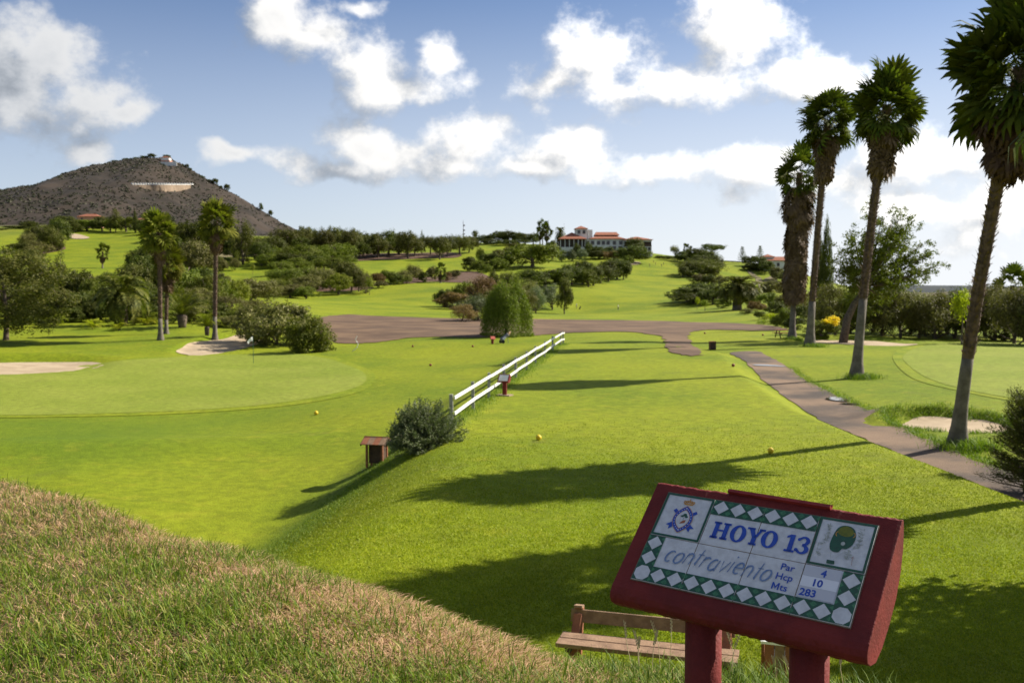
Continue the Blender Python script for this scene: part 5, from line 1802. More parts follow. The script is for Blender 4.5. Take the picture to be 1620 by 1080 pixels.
# red post marker and golf trolley on the lower pad
p = gz(779, 544)
rs = empty('red_marker_post', p, R(20), 'short red post with a pale red slanted head beside the golf trolley', 'post')
MB().tube([(0, 0, -0.05), (0, 0, 0.48)], 0.13, 10).build('post', REDP, rs)
o = drum(0.42, 0.34, 0.18).build('head', mat('faded_red', (0.42, 0.09, 0.06), None, 0.7), rs)
o.location = (0.05, -0.02, 0.58)
o.rotation_euler = (R(-40), 0, 0)
p = gz(798, 543)
gt = empty('golf_trolley', p, R(25), 'golf bag lying back on a two wheeled trolley near the red post', 'golf bag')
GB = mat('bag_cloth', (0.30, 0.31, 0.34), (0.12, 0.12, 0.14), 0.8, 3.0)
m = MB()
m.tube([(-0.38, 0, 0.32), (-0.3, 0, 0.40), (0.30, 0, 0.78), (0.36, 0, 0.82)], [0.13, 0.16, 0.15, 0.16], 12)
m.build('bag', GB, gt, smooth=True)
MB().tube([(0.33, 0, 0.80), (0.48, 0, 0.95), (0.56, 0, 1.08)], [0.15, 0.13, 0.06], 10).build('club_heads', mat('tan_leather', (0.42, 0.26, 0.14), None, 0.7), gt)
MB().box((-0.10, -0.14, 0.48), (0.36, 0.12, 0.2), Euler((0, R(-32), 0))).build('pocket', mat('bag_pocket', (0.6, 0.6, 0.62), None, 0.8), gt)
for sy in (-1, 1):
    m = MB()
    m.tube([(-0.25, sy * 0.28 - 0.02, 0.17), (-0.25, sy * 0.28 + 0.02, 0.17)], 0.17, 14)
    wv = m.build('wheel', mat('black_tyre', (0.02, 0.02, 0.02), None, 0.8), gt)
    MB().beam((-0.25, sy * 0.26, 0.17), (0.05, sy * 0.10, 0.5), 0.03, 0.03).build('axle_arm', STEEL, gt)
MB().beam((0.28, 0.0, 0.70), (0.40, 0, 0.0), 0.04, 0.04).build('leg', STEEL, gt)

# white bent pipe on the rough beyond the green
q = [gz(557, 556)]
pp = empty('bent_pipe', q[0], 0, 'thin white bent hose standing out of the rough by the round bush', 'pipe')
d_ = q[0].y
pts = [Vector(pix(px, v, d_)) - q[0] for px, v in [(556, 557), (561, 553), (565, 549), (566.5, 544), (564, 540), (562, 536.5), (564, 533.5)]]
MB().tube(pts, [0.03] * 7, 7).build('hose', WPAINT, pp, smooth=True)
MB().tube([pts[-1], pts[-1] + Vector((0.05, 0, 0.10))], [0.045, 0.035], 7).build('nozzle', WPAINT, pp)

# dark wooden bin by the spur
p = gz(1127, 553)
wb = empty('litter_bin', p, R(10), 'dark brown wooden litter bin beside the dirt spur', 'bin')
for i in range(5):
    for sy in (-1, 1):
        MB().box((-0.16 + 0.08 * i, sy * 0.19, 0.31), (0.07, 0.025, 0.58)).build('slat', DWOOD, wb)
    for sx in (-1, 1):
        MB().box((sx * 0.21, -0.16 + 0.08 * i, 0.31), (0.025, 0.07, 0.58)).build('slat', WOODR if i % 2 else DWOOD, wb)
MB().box((0, 0, 0.3), (0.36, 0.33, 0.5)).build('liner', mat('black_plastic', (0.02, 0.02, 0.02), None, 0.5), wb)
MB().box((0, 0, 0.63), (0.48, 0.44, 0.04)).build('lid', WOODR, wb)

# picnic table under the first palm
p = gz(1241, 534)
pt = empty('picnic_table', p, R(8), 'reddish wooden picnic table at the foot of the shaggy skirted palm', 'table')
for i in range(5):
    MB().box((0, -0.32 + 0.16 * i, 0.74), (1.8, 0.145, 0.04)).build('top_plank', WOODR, pt)
for sy in (-1, 1):
    MB().box((0, sy * 0.72, 0.45), (1.8, 0.24, 0.04)).build('bench_plank', WOODR, pt)
for sx in (-0.65, 0.65):
    for sy in (-1, 1):
        MB().beam((sx, sy * 0.25, 0.72), (sx, sy * 0.62, -0.02), 0.08, 0.05).build('leg', DWOOD, pt)
    MB().beam((sx + 0.05, -0.82, 0.405), (sx + 0.05, 0.82, 0.405), 0.05, 0.08).build('crossbar', DWOOD, pt)

# bench behind the sign
ba, bb = Vector((0.72, 11.3, 0)), Vector((2.58, 10.75, 0))
bc = (ba + bb) / 2
bang = math.atan2(bb.y - ba.y, bb.x - ba.x)
bn = empty('park_bench', (bc.x, bc.y, Ts(bc.x, bc.y) - 0.02), bang, 'weathered brown wooden bench on the grass behind the tile sign', 'bench')
L = (bb - ba).length
MB().box((0, 0.0, 0.60), (L, 0.045, 0.15), Euler((R(-12), 0, 0))).build('backrest', WOOD, bn, bevel=0.006)
MB().box((0, -0.27, 0.43), (L * 1.06, 0.19, 0.05)).build('seat', WOOD, bn, bevel=0.006)
MB().box((0, -0.48, 0.43), (L * 1.06, 0.19, 0.05)).build('seat', WOOD, bn, bevel=0.006)
for sx in (-1, 1):
    x = sx * (L / 2 - 0.09)
    MB().beam((x, 0.045, 0.69), (x, -0.10, 0.0), 0.075, 0.11, (1, 0, 0)).build('back_leg', WOODR, bn, bevel=0.005)
    MB().beam((x, -0.02, 0.62), (x, -0.52, -0.02), 0.07, 0.10, (1, 0, 0)).build('front_leg', WOODR, bn, bevel=0.005)
    MB().box((x, -0.28, 0.385), (0.07, 0.6, 0.05)).build('seat_support', DWOOD, bn)
    MB().box((x, 0.03, 0.705), (0.10, 0.14, 0.03), Euler((R(-12), 0, 0))).build('post_cap', WOOD, bn)

# wooden waste box beside the bench
bx_ = Vector((2.92, 9.95, 0))
wx = empty('waste_box', (bx_.x, bx_.y, Ts(bx_.x, bx_.y)), R(-16), 'brown wooden waste box standing next to the bench', 'bin')
for i in range(4):
    for sy in (-1, 1):
        MB().box((-0.157 + 0.105 * i, sy * 0.20, 0.40), (0.098, 0.03, 0.80)).build('board', WOOD if i % 2 else WOODR, wx)
    for sx in (-1, 1):
        MB().box((sx * 0.225, -0.14 + 0.0935 * i, 0.40), (0.03, 0.088, 0.80)).build('board', WOODR, wx)
MB().box((0, -0.2, 0.815), (0.49, 0.06, 0.03)).build('rim', WPAINT, wx)
MB().box((-0.22, 0.02, 0.815), (0.06, 0.38, 0.03)).build('rim', WPAINT, wx)
MB().box((0, 0, 0.35), (0.40, 0.35, 0.6)).build('liner', MATS['black_plastic'], wx)


# golfers
def person(loc, rz, shirt, legs, label, bend=0.0, arms='down', scale=1.0):
    J = {'pelvis': (0, 0, 0.95), 'waist': (0.03 * bend, 0, 1.1), 'chest': (0.18 * bend, 0, 1.33), 'neck': (0.27 * bend, 0, 1.5 - 0.05 * bend), 'head': (0.33 * bend, 0, 1.60 - 0.08 * bend), 'crown': (0.36 * bend, 0, 1.72 - 0.1 * bend)}
    rad = {'pelvis': 0.15, 'waist': 0.135, 'chest': 0.16, 'neck': 0.055, 'head': 0.095, 'crown': 0.07}
    E_ = [('pelvis', 'waist'), ('waist', 'chest'), ('chest', 'neck'), ('neck', 'head'), ('head', 'crown')]
    for s, sy in (('l', 1), ('r', -1)):
        c = J['chest']
        J[s + 'sh'] = (c[0], sy * 0.19, 1.42 - 0.04 * bend); rad[s + 'sh'] = 0.065
        if arms == 'down':
            J[s + 'el'] = (c[0] - 0.03, sy * 0.26, 1.12); J[s + 'wr'] = (c[0] + 0.10, sy * 0.24, 0.88); J[s + 'hd'] = (c[0] + 0.14, sy * 0.23, 0.78)
        else:
            J[s + 'el'] = (c[0] + 0.18, sy * 0.22, 1.16); J[s + 'wr'] = (c[0] + 0.34, sy * 0.07, 0.98); J[s + 'hd'] = (c[0] + 0.38, sy * 0.04, 0.90)
        rad[s + 'el'] = 0.045; rad[s + 'wr'] = 0.033; rad[s + 'hd'] = 0.042
        J[s + 'hip'] = (0, sy * 0.10, 0.86); rad[s + 'hip'] = 0.105
        J[s + 'kn'] = (0.04 + 0.06 * sy, sy * 0.12, 0.48); rad[s + 'kn'] = 0.068
        J[s + 'an'] = (0.0 + 0.12 * sy, sy * 0.13, 0.08); rad[s + 'an'] = 0.045
        J[s + 'to'] = (0.14 + 0.12 * sy, sy * 0.14, 0.035); rad[s + 'to'] = 0.04
        E_ += [('chest', s + 'sh'), (s + 'sh', s + 'el'), (s + 'el', s + 'wr'), (s + 'wr', s + 'hd'), ('pelvis', s + 'hip'), (s + 'hip', s + 'kn'), (s + 'kn', s + 'an'), (s + 'an', s + 'to')]
    ks = list(J)
    me = bpy.data.meshes.new('skeleton')
    me.from_pydata([J[k] for k in ks], [(ks.index(a), ks.index(b)) for a, b in E_], [])
    tmp = bpy.data.objects.new('skeleton', me)
    COL.objects.link(tmp)
    tmp.modifiers.new('skin', 'SKIN')
    for i, k in enumerate(ks):
        me.skin_vertices[0].data[i].radius = (rad[k], rad[k])
    me.skin_vertices[0].data[0].use_root = True
    tmp.modifiers.new('sub', 'SUBSURF').levels = 1
    dg = bpy.context.evaluated_depsgraph_get()
    bm_ = bpy.data.meshes.new_from_object(tmp.evaluated_get(dg))
    bpy.data.objects.remove(tmp)
    bm_.materials.clear()
    for mm in (legs, shirt, mat('skin', (0.45, 0.28, 0.20), None, 0.6), mat('hair', (0.04, 0.03, 0.02), None, 0.8), mat('shoes', (0.6, 0.6, 0.6), None, 0.6)):
        bm_.materials.append(mm)
    for pg in bm_.polygons:
        c = pg.center
        arm = abs(c.y) > 0.17 or (arms != 'down' and c.x > J['chest'][0] + 0.2)
        if c.z < 0.09: pg.material_index = 4
        elif c.z > J['head'][2] + 0.07: pg.material_index = 3
        elif c.z > J['neck'][2] - 0.03: pg.material_index = 2
        elif c.z > 0.97 and not (arm and c.z < 1.12): pg.material_index = 1
        elif arm and c.z < 1.15: pg.material_index = 2
        else: pg.material_index = 0
        pg.use_smooth = True
    bm_.name = 'person'
    o = link_mesh('person', bm_)
    o.location = loc
    o.rotation_euler = (0, 0, rz)
    o.scale = (scale,) * 3
    return tag(o, label, 'person', 'golfers on the fairway')


SW = mat('shirt_white', (0.75, 0.75, 0.75), None, 0.8)
SD = mat('shirt_dark', (0.06, 0.06, 0.08), None, 0.8)
SRD = mat('shirt_red', (0.45, 0.08, 0.06), None, 0.8)
LD = mat('trousers_dark', (0.03, 0.03, 0.04), None, 0.8)
LB = mat('trousers_beige', (0.35, 0.29, 0.2), None, 0.8)
person(gz(912, 488.5), R(200), SW, LD, 'person in white top and dark trousers walking beside a golf bag', 0.1)
person(gz(978, 490.5), R(170), SW, LD, 'person in white top standing alone on the lower fairway', 0.0)
q = gz(917, 489)
tb = empty('golf_bag', q, 0, 'dark golf bag on a trolley beside the walking person', 'golf bag')
MB().tube([(0, 0, 0.2), (0.25, 0, 0.9)], [0.16, 0.17], 10).build('bag', LD, tb)
MB().tube([(0, -0.25, 0.17), (0, 0.25, 0.17)], 0.16, 12).build('wheels', MATS['black_tyre'], tb)
for px, v, sh, lab, bnd, ar in [(1034, 416, SD, 'person in dark clothes at the far edge of the crest', 0.0, 'down'), (1037, 419, SD, 'person in dark clothes beside the flag on the crest', 0.1, 'down'),
                                (1050, 419, SD, 'person standing upright on the crest fairway', 0.0, 'down'), (1047, 422.5, SD, 'person bending over a shot on the crest fairway', 0.9, 'grip'), (1028, 422, SD, 'person crouching over a putt on the crest fairway', 0.9, 'grip'),
                                (1140, 421, SRD, 'person in red near the dark clump on the crest', 0.0, 'down')]:
    person(gz(px, v), R(180), sh, LD, lab, bnd, ar)
# ================================================================ the tile sign
TS_ = 0.2
A_ = Vector((0.80532, -0.59262, -0.01601)).normalized()
B_ = Vector((-0.44270, -0.58320, -0.68110))
B_ = (B_ - A_ * B_.dot(A_)).normalized()
N_ = A_.cross(-B_).normalized()
for _ in range(60):                       # tip the face until the low sun just misses it
    if N_.dot(SUN) < -0.015:
        break
    rq = Matrix.Rotation(R(0.2), 3, A_)
    B_ = rq @ B_
    N_ = rq @ N_
O_ = Vector((0.61544, 3.68790, -0.80058 + EYE))
FM = Matrix((A_, -B_, N_)).transposed()     # local X along the face, Y up the face, Z out of it
foot = O_ + A_ * 0.4 + B_ * 0.3
sign = empty('tile_sign', (foot.x, foot.y, Ts(foot.x, foot.y)), 0, 'red concrete hole sign with painted ceramic tiles on two round posts', 'sign')
S0 = Vector(sign.location)
GLAZE = mat('white_glaze', (0.60, 0.60, 0.60), (0.50, 0.50, 0.50), 0.30, 30.0, 8, 0.15, 120.0, spec=0.5)
SGREEN = mat('glaze_green', (0.008, 0.085, 0.045), (0.012, 0.060, 0.035), 0.3, 60.0, spec=0.5)
SGREEN2 = mat('glaze_light_green', (0.045, 0.190, 0.085), (0.03, 0.13, 0.06), 0.3, 60.0, spec=0.5)
SBLUE = mat('glaze_blue', (0.010, 0.050, 0.330), (0.012, 0.070, 0.380), 0.3, 40.0, spec=0.5)
SFADE = mat('glaze_faded_blue', (0.10, 0.17, 0.32), (0.19, 0.26, 0.40), 0.4, 60.0, spec=0.4, contrast=(0.3, 0.7))
SGOLD = mat('glaze_gold', (0.50, 0.24, 0.03), (0.40, 0.17, 0.02), 0.3, 60.0, spec=0.5)
SBROWN = mat('glaze_brown', (0.30, 0.10, 0.05), None, 0.35)
SOLIVE = mat('glaze_olive', (0.17, 0.17, 0.02), (0.11, 0.13, 0.02), 0.35, 60.0)
SGREY = mat('glaze_grey_green', (0.30, 0.33, 0.28), (0.42, 0.44, 0.40), 0.35, 90.0)
SPALE = mat('sticker_white', (0.70, 0.70, 0.72), None, 0.4)
SPALE2 = mat('sticker_grey', (0.50, 0.50, 0.53), None, 0.4)
GROUT = mat('grout', (0.20, 0.15, 0.11), (0.13, 0.09, 0.06), 0.95, 30.0)


def place(o, parent=sign):
    """object with local face coordinates -> world, under the sign"""
    o.matrix_local = Matrix.Translation(O_ - S0) @ FM.to_4x4()
    return o


# board: flat face, rounded lower edge and bulging back
prof = [(0.050, -0.022), (0.044, -0.010), (0.036, -0.006), (-0.20, -0.006), (-0.440, -0.006), (-0.462, -0.012), (-0.478, -0.026), (-0.486, -0.046), (-0.478, -0.078), (-0.44, -0.125), (-0.37, -0.158), (-0.27, -0.175),
        (-0.17, -0.172), (-0.08, -0.145), (-0.01, -0.10), (0.035, -0.055)]
rng = random.Random(12)
nX = 70
m = MB()
vs = []
for i in range(nX + 1):
    x = -0.064 + 0.932 * i / nX
    for (yy, zz) in prof:
        j_ = 0.0022
        vs.append((x + (rng.uniform(-1, 1) * 0.002 if i in (0, nX) else 0), yy + rng.uniform(-1, 1) * j_, zz + rng.uniform(-1, 1) * (j_ if zz < -0.008 else 0.0006)))
Np = len(prof)
fs = [tuple(range(Np - 1, -1, -1)), tuple(nX * Np + k for k in range(Np))]
for i in range(nX):
    for k in range(Np):
        fs.append((i * Np + k, i * Np + (k + 1) % Np, (i + 1) * Np + (k + 1) % Np, (i + 1) * Np + k))
bd = place(m.add(vs, fs).build('board', REDP, sign, bevel=0.004))
gp = place(MB().box((0.4, -0.2, -0.0045), (0.804, 0.404, 0.004)).build('grout', GROUT, sign))
# metal strip along the top edge
st = MB()
st.beam((0.235, 0.046, -0.006), (0.625, 0.040, -0.002), 0.012, 0.026, (0, 0, 1))
st.beam((0.235, 0.058, -0.016), (0.625, 0.052, -0.012), 0.016, 0.006, (0, 0, 1))
place(st.build('top_strip', mat('red_strip', (0.30, 0.035, 0.030), (0.20, 0.025, 0.02), 0.45, 20.0), sign))

tiles = {}
rng = random.Random(3)
for r_ in range(2):
    for c_ in range(4):
        g2 = 0.0013
        x0, y0 = c_ * TS_ + g2, -r_ * TS_ - g2
        mm = MB().box((c_ * TS_ + 0.1, -r_ * TS_ - 0.1, -0.0035 + rng.uniform(-0.0006, 0.0)), (TS_ - 2 * g2, TS_ - 2 * g2, 0.006), Euler((rng.uniform(-.003, .003), rng.uniform(-.003, .003), 0)))
        tiles[r_, c_] = place(mm.build('tile', GLAZE, sign, bevel=0.0012))


class Ink(MB):
    """flat painted shapes on the glaze"""
    def __init__(self, z=0.0012):
        super().__init__()
        self.z = z

    def poly(self, pts):
        return self.add([(x, y, self.z) for x, y in pts], [tuple(range(len(pts)))])

    def rect(self, x0, y0, x1, y1):
        return self.poly([(x0, y0), (x1, y0), (x1, y1), (x0, y1)])

    def ring(self, cx, cy, ro, ri, n=28, a0=0.0, a1=2 * math.pi, dx=0.0):
        """band between two ellipses; ro, ri = (rx, ry)"""
        vs = []
        for k in range(n + 1):
            a = a0 + (a1 - a0) * k / n
            vs += [(cx + ro[0] * math.cos(a), cy + ro[1] * math.sin(a), self.z), (cx + dx + ri[0] * math.cos(a), cy + ri[1] * math.sin(a), self.z)]
        return self.add(vs, [(2 * k, 2 * k + 2, 2 * k + 3, 2 * k + 1) for k in range(n)])

    def stroke(self, pts, w, slant=0.0):
        pts = [Vector((p[0], p[1])) for p in pts]
        n = len(pts)
        vs = []
        for i, p in enumerate(pts):
            t = (pts[min(i + 1, n - 1)] - pts[max(i - 1, 0)])
            t.normalize()
            nn = Vector((-t.y, t.x))
            ww = w * (0.5 if i in (0, n - 1) else 1.0) / 2
            vs += [(*(p + nn * ww), self.z), (*(p - nn * ww), self.z)]
        return self.add(vs, [(2 * i, 2 * i + 1, 2 * i + 3, 2 * i + 2) for i in range(n - 1)])

    def done(self, name, m, parent=sign):
        me = self.mesh(name)
        for pg in me.polygons:
            pass
        o = link_mesh(name, me, m, parent)
        if parent is sign:
            place(o)
        return o


# green bands with white diamonds
BW = 0.068
rects_ = [(0.2025, -0.0025, 0.3985, -BW, (0, 1)), (0.4015, -0.0025, 0.5975, -BW, (0, 2))]
rects_ += [(c_ * 0.2 + 0.0025, -0.4 + BW, c_ * 0.2 + 0.1975, -0.3975, (1, c_)) for c_ in range(4)]
rects_ += [(0.0025, -0.2025, BW, -0.4 + BW, (1, 0)), (0.8 - BW, -0.2025, 0.7975, -0.4 + BW, (1, 3))]
for x0, y0, x1, y1, key in rects_:
    Ink(0.0010).rect(x0, y0, x1, y1).done('green_band', SGREEN, tiles[key])
tri = Ink(0.0014)


def diamond(cx_, cy_, s=0.030):
    key = (0 if cy_ > -0.2 else 1, min(3, int(cx_ / 0.2)))
    Ink(0.0016).poly([(cx_, cy_ - s), (cx_ + s, cy_), (cx_, cy_ + s), (cx_ - s, cy_)]).done('white_diamond', GLAZE, tiles[key])
    for sx in (-1, 1):
        for sy in (-1, 1):
            tri.poly([(cx_ + sx * 0.033, cy_ + sy * 0.032), (cx_ + sx * 0.033, cy_ + sy * 0.010), (cx_ + sx * 0.021, cy_ + sy * 0.021)])


def octagon(cx_, cy_, s=0.030):
    key = (1, min(3, int(cx_ / 0.2)))
    Ink(0.0016).poly([(cx_ + s * math.cos(a), cy_ + s * math.sin(a)) for a in [math.pi / 8 + k * math.pi / 4 for k in range(8)]]).done('white_octagon', GLAZE, tiles[key])


for k in range(6):
    diamond(0.2 + 0.0333 + 0.0667 * k, -0.034)
yb = -0.4 + 0.034
octagon(0.035, yb, 0.032)
octagon(0.765, yb, 0.032)
for k in range(10):
    diamond(0.1 + 0.0667 * k, yb)
for xx in (0.035, 0.765):
    for yy in (-0.2345, -0.2995):
        diamond(xx, yy)
tag(tri.done('band_triangles', SGREEN2), kind='stuff')
# green frames of the two picture tiles
for c_ in (0, 3):
    fr = Ink(0.0010)
    x0, x1 = c_ * 0.2 + 0.002, c_ * 0.2 + 0.198
    w = 0.009
    fr.rect(x0, -0.002, x1, -0.002 - w).rect(x0, -0.198 + w, x1, -0.198).rect(x0, -0.002 - w, x0 + w, -0.198 + w).rect(x1 - w, -0.002 - w, x1, -0.198 + w)
    fr.done('green_frame', SGREEN, tiles[0, c_])

# HOYO 13, bold serif capitals
ink = Ink(0.0018)
yb, H = -0.168, 0.072


def serif(x0, x1, y):
    ink.rect(x0, y - 0.0045, x1, y + 0.0045)


def letter_H(x, w):
    t = 0.0165
    for xs in (x + 0.006, x + w - 0.006 - t):
        ink.rect(xs, yb, xs + t, yb + H)
        serif(xs - 0.006, xs + t + 0.006, yb + 0.0045)
        serif(xs - 0.006, xs + t + 0.006, yb + H - 0.0045)
    ink.rect(x + 0.006 + t, yb + H * 0.46, x + w - 0.006 - t, yb + H * 0.56)


def letter_O(x, w):
    ink.ring(x + w / 2, yb + H / 2, (w / 2, H / 2 + 0.001), (w / 2 - 0.0175, H / 2 - 0.007), 32)


def letter_Y(x, w):
    c = x + w / 2
    t = 0.0165
    ink.rect(c - t / 2, yb, c + t / 2, yb + H * 0.46)
    serif(c - t / 2 - 0.006, c + t / 2 + 0.006, yb + 0.0045)
    ink.poly([(c - t / 2, yb + H * 0.44), (c + t / 2, yb + H * 0.44), (x + 0.021, yb + H), (x + 0.002, yb + H)])
    ink.poly([(c - t / 2 + 0.004, yb + H * 0.44), (c + t / 2, yb + H * 0.44), (x + w - 0.004, yb + H), (x + w - 0.014, yb + H)])
    serif(x - 0.003, x + 0.026, yb + H - 0.0045)
    serif(x + w - 0.020, x + w + 0.003, yb + H - 0.0045)


letter_H(0.232, 0.066)
letter_O(0.303, 0.060)
letter_Y(0.364, 0.062)
letter_O(0.421, 0.060)
x1_ = 0.512
ink.rect(x1_ + 0.010, yb, x1_ + 0.0265, yb + H)
serif(x1_, x1_ + 0.036, yb + 0.0045)
ink.poly([(x1_ + 0.010, yb + H), (x1_ + 0.010, yb + H - 0.012), (x1_ - 0.002, yb + H - 0.016), (x1_ - 0.002, yb + H - 0.009)])
x3 = 0.573
ink.ring(x3, yb + H * 0.74, (0.0205, H * 0.265), (0.0085, H * 0.265 - 0.008), 20, -0.55 * math.pi, 0.86 * math.pi, -0.002)
ink.ring(x3, yb + H * 0.27, (0.0235, H * 0.275), (0.0095, H * 0.275 - 0.008), 20, -0.88 * math.pi, 0.55 * math.pi, -0.002)
ink.ring(x3 - 0.018, yb + H * 0.80, (0.0062, 0.0062), (0.0001, 0.0001), 12)
ink.ring(x3 - 0.020, yb + H * 0.20, (0.0068, 0.0068), (0.0001, 0.0001), 12)
ink.done('lettering_hoyo', SBLUE)

# contraviento, loose hand painted italics
ink = Ink(0.0018)


def arc(cx_, cy_, rx, ry, a0, a1, n=12):
    return [(cx_ + rx * math.cos(R(a0 + (a1 - a0) * k / n)), cy_ + ry * math.sin(R(a0 + (a1 - a0) * k / n))) for k in range(n + 1)]


X = 1.0
GL = {'c': ([arc(.42, .5, .40, .5, 50, 310)], .80), 'o': ([arc(.45, .5, .42, .5, 95, 455)], .98), 'n': ([[(.08, 0), (.08, 1)], arc(.42, .62, .34, .38, 175, 0) + [(.76, 0)]], .92),
      't': ([[(.3, 1.5), (.3, .12), (.42, .0)], [(.05, 1.02), (.62, 1.02)]], .62), 'r': ([[(.1, 0), (.1, 1)], arc(.45, .55, .35, .42, 170, 45)], .72), 'a': ([arc(.42, .5, .38, .5, 60, 330), [(.80, 1), (.80, .1), (.9, 0)]], .98),
      'v': ([[(.05, 1), (.36, 0), (.78, 1)]], .84), 'i': ([[(.15, 1), (.15, 0)], [(.14, 1.36), (.17, 1.44), (.15, 1.5)]], .36), 'e': ([[(.08, .5), (.80, .56)] + arc(.44, .5, .38, .5, 20, 310)], .86)}
word = 'contraviento'
tot = sum(GL[ch][1] for ch in word) + 0.18 * len(word)
x_ = 0.094
un = (0.500 - 0.094) / tot
xh = 0.047
for ch in word:
    strokes, adv = GL[ch]
    for sk in strokes:
        pts = []
        for (gx, gy) in sk:
            y = gy * xh
            pts.append((x_ + gx * un * 1.02 + y * 0.30, -0.298 + y + 0.004 * math.sin(x_ * 40)))
        ink.stroke(pts, 0.0068)
    x_ += (adv + 0.18) * un
ink.done('lettering_contraviento', SFADE)


def text(body, x, y, size, m, bold=0.010, z=0.0018, name='lettering'):
    cu = bpy.data.curves.new(name, 'FONT')
    cu.body = body
    cu.size = size
    cu.offset = bold * size
    cu.align_x = 'LEFT'
    cu.resolution_u = 3
    tmp = bpy.data.objects.new(name, cu)
    COL.objects.link(tmp)
    dg = bpy.context.evaluated_depsgraph_get()
    me = bpy.data.meshes.new_from_object(tmp.evaluated_get(dg))
    bpy.data.objects.remove(tmp)
    for v_ in me.vertices:
        v_.co = (v_.co.x + x, v_.co.y + y, z)
    me.materials.clear()
    me.materials.append(m)
    return place(link_mesh(name, me, None, sign))


pt_ = Ink(0.0010)
pt_.rect(0.604, -0.286, 0.728, -0.246)
pt_.done('sticker', SPALE)
pt_ = Ink(0.0010)
pt_.rect(0.604, -0.2455, 0.728, -0.206).rect(0.604, -0.2865, 0.728, -0.328)
pt_.done('sticker', SPALE2)
text('Par', 0.522, -0.242, 0.037, SBLUE, 0.012)
text('Hcp', 0.515, -0.281, 0.037, SBLUE, 0.012)
text('ts', 0.5425, -0.322, 0.037, SBLUE, 0.012)
ink = Ink(0.0018)
mx, my, mh = 0.5135, -0.322, 0.0265
ink.rect(mx, my, mx + 0.0052, my + mh).rect(mx + 0.0208, my, mx + 0.026, my + mh)
ink.poly([(mx + 0.0053, my + mh), (mx + 0.0053, my + mh * 0.66), (mx + 0.013, my + mh * 0.10), (mx + 0.013, my + mh * 0.48)])
ink.poly([(mx + 0.0207, my + mh), (mx + 0.0131, my + mh * 0.48), (mx + 0.0131, my + mh * 0.10), (mx + 0.0207, my + mh * 0.66)])
ink.done('lettering', SBLUE)
text('4', 0.662, -0.240, 0.038, SBLUE, 0.03)
text('10', 0.640, -0.280, 0.038, SBLUE, 0.03)
text('283', 0.610, -0.322, 0.038, SBLUE, 0.03)

# crest on the first tile
E0 = tiles[0, 0]
cx0, cy0 = 0.103, -0.112


def rot2(pts, a, c=(0, 0)):
    ca, sa = math.cos(a), math.sin(a)
    return [(c[0] + x * ca - y * sa, c[1] + x * sa + y * ca) for x, y in pts]


ink = Ink(0.0012)
for a in (R(40), R(140)):
    ink.poly(rot2([(-0.066, -0.012), (-0.056, 0.0), (-0.066, 0.012), (0.066, 0.010), (0.056, 0.0), (0.066, -0.010)][:3] + [(0.060, 0.0065), (0.060, -0.0065)], a, (cx0, cy0)))
ink.done('crest_crossed_bars', SBLUE, E0)


def vesica(rx, ry, n=14):
    out = []
    for k in range(n + 1):
        t = -1 + 2 * k / n
        out.append((rx * (1 - abs(t) ** 2.0) ** 0.9, ry * t))
    for k in range(1, n):
        t = 1 - 2 * k / n
        out.append((-rx * (1 - abs(t) ** 2.0) ** 0.9, ry * t))
    return out


for z, s, mm, nm in ((0.0014, 1.0, SGOLD, 'crest_edge'), (0.0016, 0.96, SBLUE, 'crest_ring'), (0.0018, 0.70, SGOLD, 'crest_edge'), (0.0020, 0.655, GLAZE, 'crest_field')):
    ink = Ink(z)
    ink.poly([(cx0 + x * s, cy0 + y * s) for x, y in vesica(0.040, 0.062)])
    ink.done(nm, mm, E0)
ink = Ink(0.0022)                         # pale marks round the ring stand for its tiny lettering
for k in range(26):
    a = 2 * math.pi * (k + 0.5) / 26
    t = math.sin(a)
    x = 0.0325 * (1 - t * t) ** 0.9 * (1 if math.cos(a) > 0 else -1)
    y = 0.050 * t
    ink.rect(cx0 + x - 0.0014, cy0 + y - 0.002, cx0 + x + 0.0014, cy0 + y + 0.002)
ink.done('crest_marks', GLAZE, E0)
ink = Ink(0.0022)
for (dx, dy, r_) in ((0.004, 0.020, 0.008), (-0.005, 0.013, 0.0065), (0.012, 0.012, 0.0065)):
    ink.ring(cx0 + dx, cy0 + dy, (r_, r_ * 0.8), (0.0001, 0.0001), 10)
ink.stroke([(cx0 + 0.004, cy0 + 0.018), (cx0 + 0.003, cy0 - 0.004)], 0.003)
ink.done('crest_tree', SGREEN, E0)
ink = Ink(0.0022)
ink.poly([(cx0 - 0.006, cy0 - 0.022), (cx0 + 0.014, cy0 - 0.016), (cx0 + 0.015, cy0 - 0.002), (cx0 + 0.006, cy0 - 0.004), (cx0 - 0.002, cy0 - 0.012)])
ink.stroke([(cx0 - 0.014, cy0 + 0.016), (cx0 - 0.006, cy0 - 0.014)], 0.0016)
ink.done('crest_figure', SBROWN, E0)
ink = Ink(0.0014)
yc = cy0 + 0.066
ink.poly([(cx0 - 0.017, yc), (cx0 + 0.017, yc), (cx0 + 0.019, yc + 0.006), (cx0 - 0.019, yc + 0.006)])
for k in range(5):
    xx = cx0 - 0.018 + 0.009 * k
    ink.ring(xx, yc + 0.012 + 0.002 * (2 - abs(k - 2)), (0.0052, 0.0066), (0.0016, 0.0026), 12)
ink.rect(cx0 - 0.001, yc + 0.02, cx0 + 0.001, yc + 0.030).rect(cx0 - 0.003, yc + 0.024, cx0 + 0.003, yc + 0.026)
ink.done('crest_crown', SGOLD, E0)

# plan of the hole on the last tile
M0 = tiles[0, 3]


def blob(pts, m, nm, z):
    ring = closed_spline([(0.6 + x, -y) for x, y in pts], 5)
    i_ = Ink(z)
    i_.poly([(p.x, p.y) for p in ring])
    i_.done(nm, m, M0)


